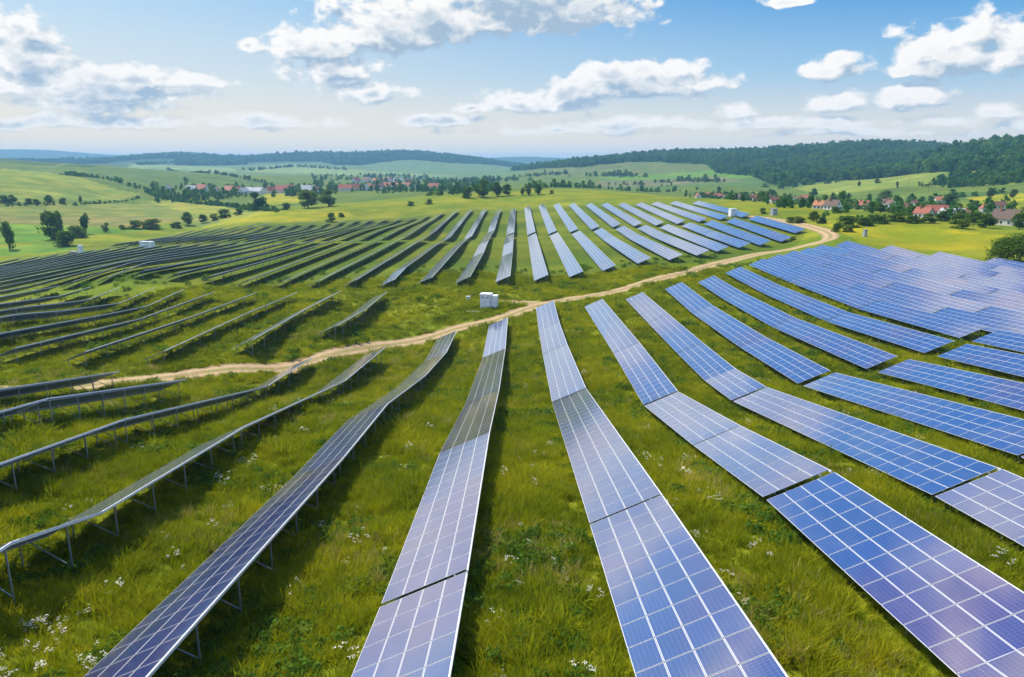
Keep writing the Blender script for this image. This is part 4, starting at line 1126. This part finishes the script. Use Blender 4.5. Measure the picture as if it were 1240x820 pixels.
HP = {'a':(2.2,2,5),'b':(4.5,1,3.5),'c':(2.5,22,10),'d':(3.5,16,9),'e':(5,14,11),'f':(5,14,9),'g':(3.5,4,7),'h':(4,16,12),'i':(4.5,10,7),'j':(14,14,7),'k':(3.2,9,7.5),'n':(6,12,12),'o':(7,14,12),'q':(8,6,7),'s':(6,26,10),'u':(6,34,11),'l':(3.2,3.5,2.6),'m':(8,6,7)}
for k, pts in HEDGES.items():
    st, sp, sz = HP[k]; wood('hedge', along(pts, st, sp), sz, hs=(.6, 1.0))
ox, oy = zip(*ORCHARD['a']); op = []
while len(op) < 420:
    x, y = random.uniform(min(ox), max(ox)), random.uniform(min(oy), max(oy))
    if inside(np.array([x]), np.array([y]), ORCHARD['a'])[0]: op.append((x, y))
wood('orchard_trees', op, 7.0)
ea, er = np.array([q[0] for q in FOREST_EDGE]), np.array([q[1] for q in FOREST_EDGE], float)
fp = []
for r0, r1, dn in ((850,1600,1/55),(1600,2900,1/90)):
    k = int((r1*r1-r0*r0)/2*(0.70-(-0.03))*dn); r = np.sqrt(RNG.random(k)*(r1*r1-r0*r0)+r0*r0); a = RNG.uniform(-0.03, 0.70, k)
    x, y = r*np.sin(a), r*np.cos(a); kk = r > np.interp(a, ea, er) + 60*(noise2(x, y, 90, 4)-.5)
    fp.append(np.column_stack([x, y])[kk])
fp = np.vstack(fp); wood('forest', fp, 13.5, hs=(.8, 1.2))
k = 15000; r = RNG.uniform(4050, 4950, k); a = RNG.uniform(-0.62, 0.02, k); x, y = r*np.sin(a), r*np.cos(a)
kk = r > np.where(a < -0.43, 4690, 4230) + 500*(noise2(x, y, 300, 8)-.5); wood('far_forest', np.column_stack([x, y])[kk], 19.0, hs=(.7, 1.0))

# ------------------------------------------------------------------ houses
ROOF = {'r':(0.30,0.085,0.055),'o':(0.38,0.15,0.075),'b':(0.16,0.075,0.055),'d':(0.10,0.065,0.05),'g':(0.40,0.43,0.47)}
ROOFW = {'r':'red','o':'orange','b':'brown','d':'dark brown','g':'pale grey'}
WALLC = [((0.72,0.70,0.66),'white'),((0.66,0.60,0.50),'cream'),((0.60,0.58,0.55),'greyish'),((0.70,0.66,0.60),'off-white')]
def house(x, y, wd, k, i, label, detail, hip=None):
    wd = max(wd, 7.0)*(0.95 if x > 0 else 1.2); L_, D_, H_, RH = wd, wd*random.uniform(.62, .8), min(4.2, wd*random.uniform(.30, .40)), wd*random.uniform(.28, .38)
    rz = random.uniform(-.7, .7) + (math.pi/2 if i % 3 == 0 else 0)
    if k == 'd': rz = math.pi/2 + .45; L_ = wd*1.15; D_ = wd*.8; RH = wd*.42; H_ = wd*.34
    t_ = empty('house', (x, y, h(x, y) - .2), rz); tag(t_, label, 'house', None)
    wc = WALLC[i % 4][0]
    v = [(-L_/2,-D_/2,0),(L_/2,-D_/2,0),(L_/2,D_/2,0),(-L_/2,D_/2,0),(-L_/2,-D_/2,H_),(L_/2,-D_/2,H_),(L_/2,D_/2,H_),(-L_/2,D_/2,H_),(-L_/2,0,H_+RH),(L_/2,0,H_+RH)]
    f = [(0,1,5,4),(2,3,7,6),(1,2,6,9,5),(3,0,4,8,7),(3,2,1,0)]
    o = link('wall', mesh('wall', v, f), [M['house_render']], t_); o.color = (*wc, 1)
    rb = MB(); sl_ = math.hypot(D_/2, RH); ov = .45
    for s in (-1, 1):
        a = Vector((0, 0, H_+RH+.06)); e = Vector((0, s*(D_/2), H_+.06)); d = (e-a).normalized(); e = e + d*ov; nn = Vector((0, -d.z*s, abs(d.y)))
        q = [a, e]; t0 = .16; vv = []
        for xx in (-L_/2-ov, L_/2+ov):
            for p_ in q: vv += [(xx, p_.y, p_.z), (xx, p_.y, p_.z+t0)]
        rb.add(vv, [(0,2,3,1),(4,5,7,6),(1,3,7,5),(0,4,6,2),(2,6,7,3),(0,1,5,4)])
    ro = rb.build('roof', [M['roof_tiles']], t_); ro.color = (*ROOF[k], 1)
    cb = MB(); cb.box((L_*.22, D_*.12, H_+RH*.95), (.6,.6,RH*.7+.8)); cb.box((L_*.22, D_*.12, H_+RH*1.3+.42), (.75,.75,.12))
    cb.build('chimney', [M['brick']], ro)
    if detail:
        def win(cx, cy, cz, w_, h_, nx_, ny_):
            fb = MB(); ux, uy = -ny_, nx_
            dim = (abs(ux)*w_+abs(nx_)*.12, abs(uy)*w_+abs(ny_)*.12, h_); fb.box((cx, cy, cz), dim)
            fo = fb.build('window', [M['white_paint']], t_)
            pb = MB(); pb.box((cx+nx_*.05, cy+ny_*.05, cz), (abs(ux)*(w_-.24)+abs(nx_)*.10, abs(uy)*(w_-.24)+abs(ny_)*.10, h_-.24)); pb.build('pane', [M['window_glass']], fo)
        for s in (-1, 1):
            for fx in (-.3, 0, .3): win(L_*fx, s*D_/2, H_*.55, 1.1, 1.3, 0, s)
            for fy in (-.22, .22): win(s*L_/2, D_*fy, H_*.52, 1.1, 1.3, s, 0)
            win(s*L_/2, 0, H_+RH*.3, 1.0, 1.1, s, 0)
        db = MB(); db.box((L_*.15, -D_/2, 1.05), (1.0, .14, 2.1)); db.build('door', [M['wood']], t_)
right = [q for q in HOUSES if q[0] > 0]; left = [q for q in HOUSES if q[0] <= 0]
fix = []
for x, y, wd, k in right:
    if x/y < .335 and y < 600: s = 860/y; x, y, wd = x*s, y*s, wd*1.6
    fix.append((x, y, wd, k))
fix += [(205,640,8,'r'),(262,700,9,'o'),(318,650,8,'b'),(305,575,8,'r'),(345,610,9,'o'),(222,455,7.5,'g'),(285,455,8,'r'),(316,492,8,'b'),(262,365,8,'r'),(292,420,8,'o'),(250,745,9,'r'),(222,760,9,'b'),(238,805,9,'g'),(262,830,9,'r')]
for side, lst, ph in (('r', fix, 'right-hand village'), ('l', left, 'distant left-hand village')):
    lst = sorted(lst, key=lambda q: q[0]/q[1]); cnt = {}; tot = {}
    for q in lst: tot[q[3]] = tot.get(q[3], 0) + 1
    for i, (x, y, wd, k) in enumerate(lst):
        cnt[k] = cnt.get(k, 0) + 1; o_ = f', {ORD[cnt[k]]} {ROOFW[k]} one from left' if tot[k] > 1 else ''
        house(x, y, wd, k, i, f'{WALLC[i%4][1]} house, {ROOFW[k]} roof, {ph}{o_}', side == 'r')
vp = []
for x, y, wd, k in fix:
    for j in range(12):
        a, b_ = x + random.gauss(0, 15), y + abs(random.gauss(0, 34)) + 6
        if random.random() < .02: b_ = y - random.uniform(5, 14)
        if min(math.hypot(a-q[0], b_-q[1]) for q in fix) > 7 and (b_ > 300): vp.append((a, b_))
wood('village_trees', vp, 5.4, hs=(.7, 1.3))
vp = []
for j in range(820):
    a = random.uniform(-0.46, -0.03); r = random.uniform(960, 1330)
    x, y = r*math.sin(a), r*math.cos(a)
    if min(math.hypot(x-q[0], (y-q[1])*.5 + 6) for q in left) > 13 and noise2(np.array([x]), np.array([y]), 70, 2)[0] > .34: vp.append((x, y))
for j in range(420):
    a = random.uniform(-0.27, 0.0); r = random.uniform(1350, 2300); x, y = r*math.sin(a), r*math.cos(a)
    if noise2(np.array([x]), np.array([y]), 120, 12)[0] > .42 and math.hypot(x+325, y-1755) > 85: vp.append((x, y))
wood('valley_trees', vp, 8.4)
# scattered roofs of the farthest hamlet are a few pixels each
for i, (x, y) in enumerate([(-300,1750),(-330,1730),(-360,1770),(-345,1800),(-318,1790),(-283,1740),(-375,1720),(-260,1760)]):
    house(x, y, 16, 'robrogrb'[i], i, f'tiny {ROOFW["robrogrb"[i]]} roof of the farthest hamlet, {ORD[sorted([-300/1750,-330/1730,-360/1770,-345/1800,-318/1790,-283/1740,-375/1720,-260/1760]).index(x/y)+1]} from the left', False)

# ------------------------------------------------------------------ cabinets and small things
def cabinet(x, y, rz, w_, d_, h_, label, ndoor=2, mat='white_paint', name='transformer_cabinet', cat='cabinet', side=None):
    t_ = empty(name, (x, y, h(x, y)), rz); tag(t_, label, cat)
    b_ = MB(); b_.box((0,0,.08), (w_+.3, d_+.3, .4)); b_.build('plinth', [M['concrete']], t_)
    b_ = MB(); b_.box((0,0,.28+h_/2), (w_, d_, h_)); b_.build('body', [M[mat]], t_)
    b_ = MB(); b_.box((0,0,.28+h_+.06), (w_+.24, d_+.24, .12)); b_.box((0,0,.28+h_+.15), (w_*.8, d_*.8, .06)); b_.build('roof', [M[mat]], t_)
    for i in range(ndoor):
        cx = -w_/2 + (i+.5)*w_/ndoor; b_ = MB(); b_.box((cx, -d_/2-.02, .28+h_*.48), (w_/ndoor-.10, .05, h_*.86)); do = b_.build('door', [M[mat]], t_)
        b_ = MB(); b_.box((cx + w_/ndoor*.32, -d_/2-.07, .28+h_*.48), (.06,.06,.3)); b_.build('handle', [M['dark_vent']], do)
        b_ = MB()
        for j in range(5): b_.box((cx, -d_/2-.055, .28+h_*.74+j*.07), (w_/ndoor*.5, .03, .035))
        b_.build('vent', [M['dark_vent']], do)
    if side:
        sw, sd, sh = side; b_ = MB(); b_.box((w_/2+sw/2+.02, .25, .28+sh/2), (sw, sd, sh)); b_.box((w_/2+sw/2+.02, .25, .28+sh+.06), (sw+.15, sd+.2, .12)); so_ = b_.build('side_cabinet', [M[mat]], t_)
        b_ = MB(); b_.box((w_/2+sw/2+.02, .25-sd/2-.02, .28+sh*.48), (sw*.8, .05, sh*.84)); b_.build('door', [M[mat]], so_)
    return t_
cabinet(-7.4, 165.6, rad(-12), 2.4, 2.2, 3.0, 'white transformer cabinet by the track junction in the middle of the park', 2, side=(1.3, 1.9, 2.6))
cabinet(-12.0, 172.1, rad(-10), .7, .6, .6, 'small white box in the grass left of the transformer cabinet', 1, name='meter_box', cat='box')
sb = MB(); sb.bar((-1.8,0,.1), (1.6,.2,.1), .7, .25); sb.bar((-.2,-.6,.08), (1.9,-.5,.08), .5, .2)
tag(sb.build('concrete_slab', [M['concrete']], None, (-10.0, 162.6, h(-10, 162.6))), 'pale concrete slabs lying in the grass in front of the white cabinet', 'slab')
cabinet(-198.5, 387, rad(-15), 4.2, 2.6, 3.2, 'pale twin kiosk at the edge of the far left rows', 2, side=(3.2, 2.4, 3.2), name='inverter_kiosk', cat='kiosk')
cabinet(-236, 392, rad(-20), 1.8, 1.8, 4.0, 'narrow tall white kiosk at the far left end of the rows', 1, name='inverter_kiosk', cat='kiosk', side=None)
cabinet(-240.5, 393, rad(-20), 4.5, 2.0, 1.1, 'low grey box left of the tall white kiosk', 2, 'grey_paint', 'switch_box', 'box')
cabinet(106.5, 369.5, rad(15), 3.2, 2.6, 3.6, 'pale kiosk at the top right corner of the far rows', 1, name='inverter_kiosk', cat='kiosk')
cabinet(123.2, 358.5, rad(20), 2.6, 2.0, 2.8, 'grey metal kiosk beside the bend of the far track', 1, 'grey_paint', 'inverter_kiosk', 'kiosk')
cabinet(120.5, 256.9, rad(15), 1.1, 1.0, 2.0, 'small grey cabinet standing alone in the meadow at right', 1, 'grey_paint', 'distribution_box', 'cabinet')
def pole(x, y, hh, label):
    t_ = empty('utility_pole', (x, y, h(x, y))); tag(t_, label, 'pole', None); b_ = MB(); b_.bar((0,0,-.5), (0,0,hh), .26, .26); b_.build('post', [M['wood']], t_)
    b_ = MB(); b_.bar((-1,0,hh-.6), (1,0,hh-.6), .12, .12); b_.build('crossarm', [M['wood']], t_)
    for s in (-.85, .85): b_ = MB(); b_.box((s,0,hh-.42), (.12,.12,.24)); b_.build('insulator', [M['white_paint']], t_)
for i, (x, y) in enumerate([(372,745),(470,905),(432,790)]):
    pole(x, y, 10.5, f'thin wooden utility pole on the hillside fields at right, {["leftmost","middle","rightmost"][[372/745,470/905,432/790].index(x/y)]}')

# ------------------------------------------------------------------ haze: one even volume round the whole place
hb = MB(); hb.box((0, 0, 10), (23400, 23400, 300))
hv = hb.build('haze', [])
hv.data.materials.clear(); m = bpy.data.materials.new('haze'); m.use_nodes = True; t = m.node_tree; t.nodes.clear()
pvn = t.nodes.new('ShaderNodeVolumePrincipled'); pvn.inputs['Color'].default_value = (0.30, 0.62, 1.0, 1); pvn.inputs['Density'].default_value = 0.00012; pvn.inputs['Anisotropy'].default_value = 0.1
on = t.nodes.new('ShaderNodeOutputMaterial'); t.links.new(pvn.outputs[0], on.inputs['Volume']); hv.data.materials.append(m); hv['kind'] = 'stuff'
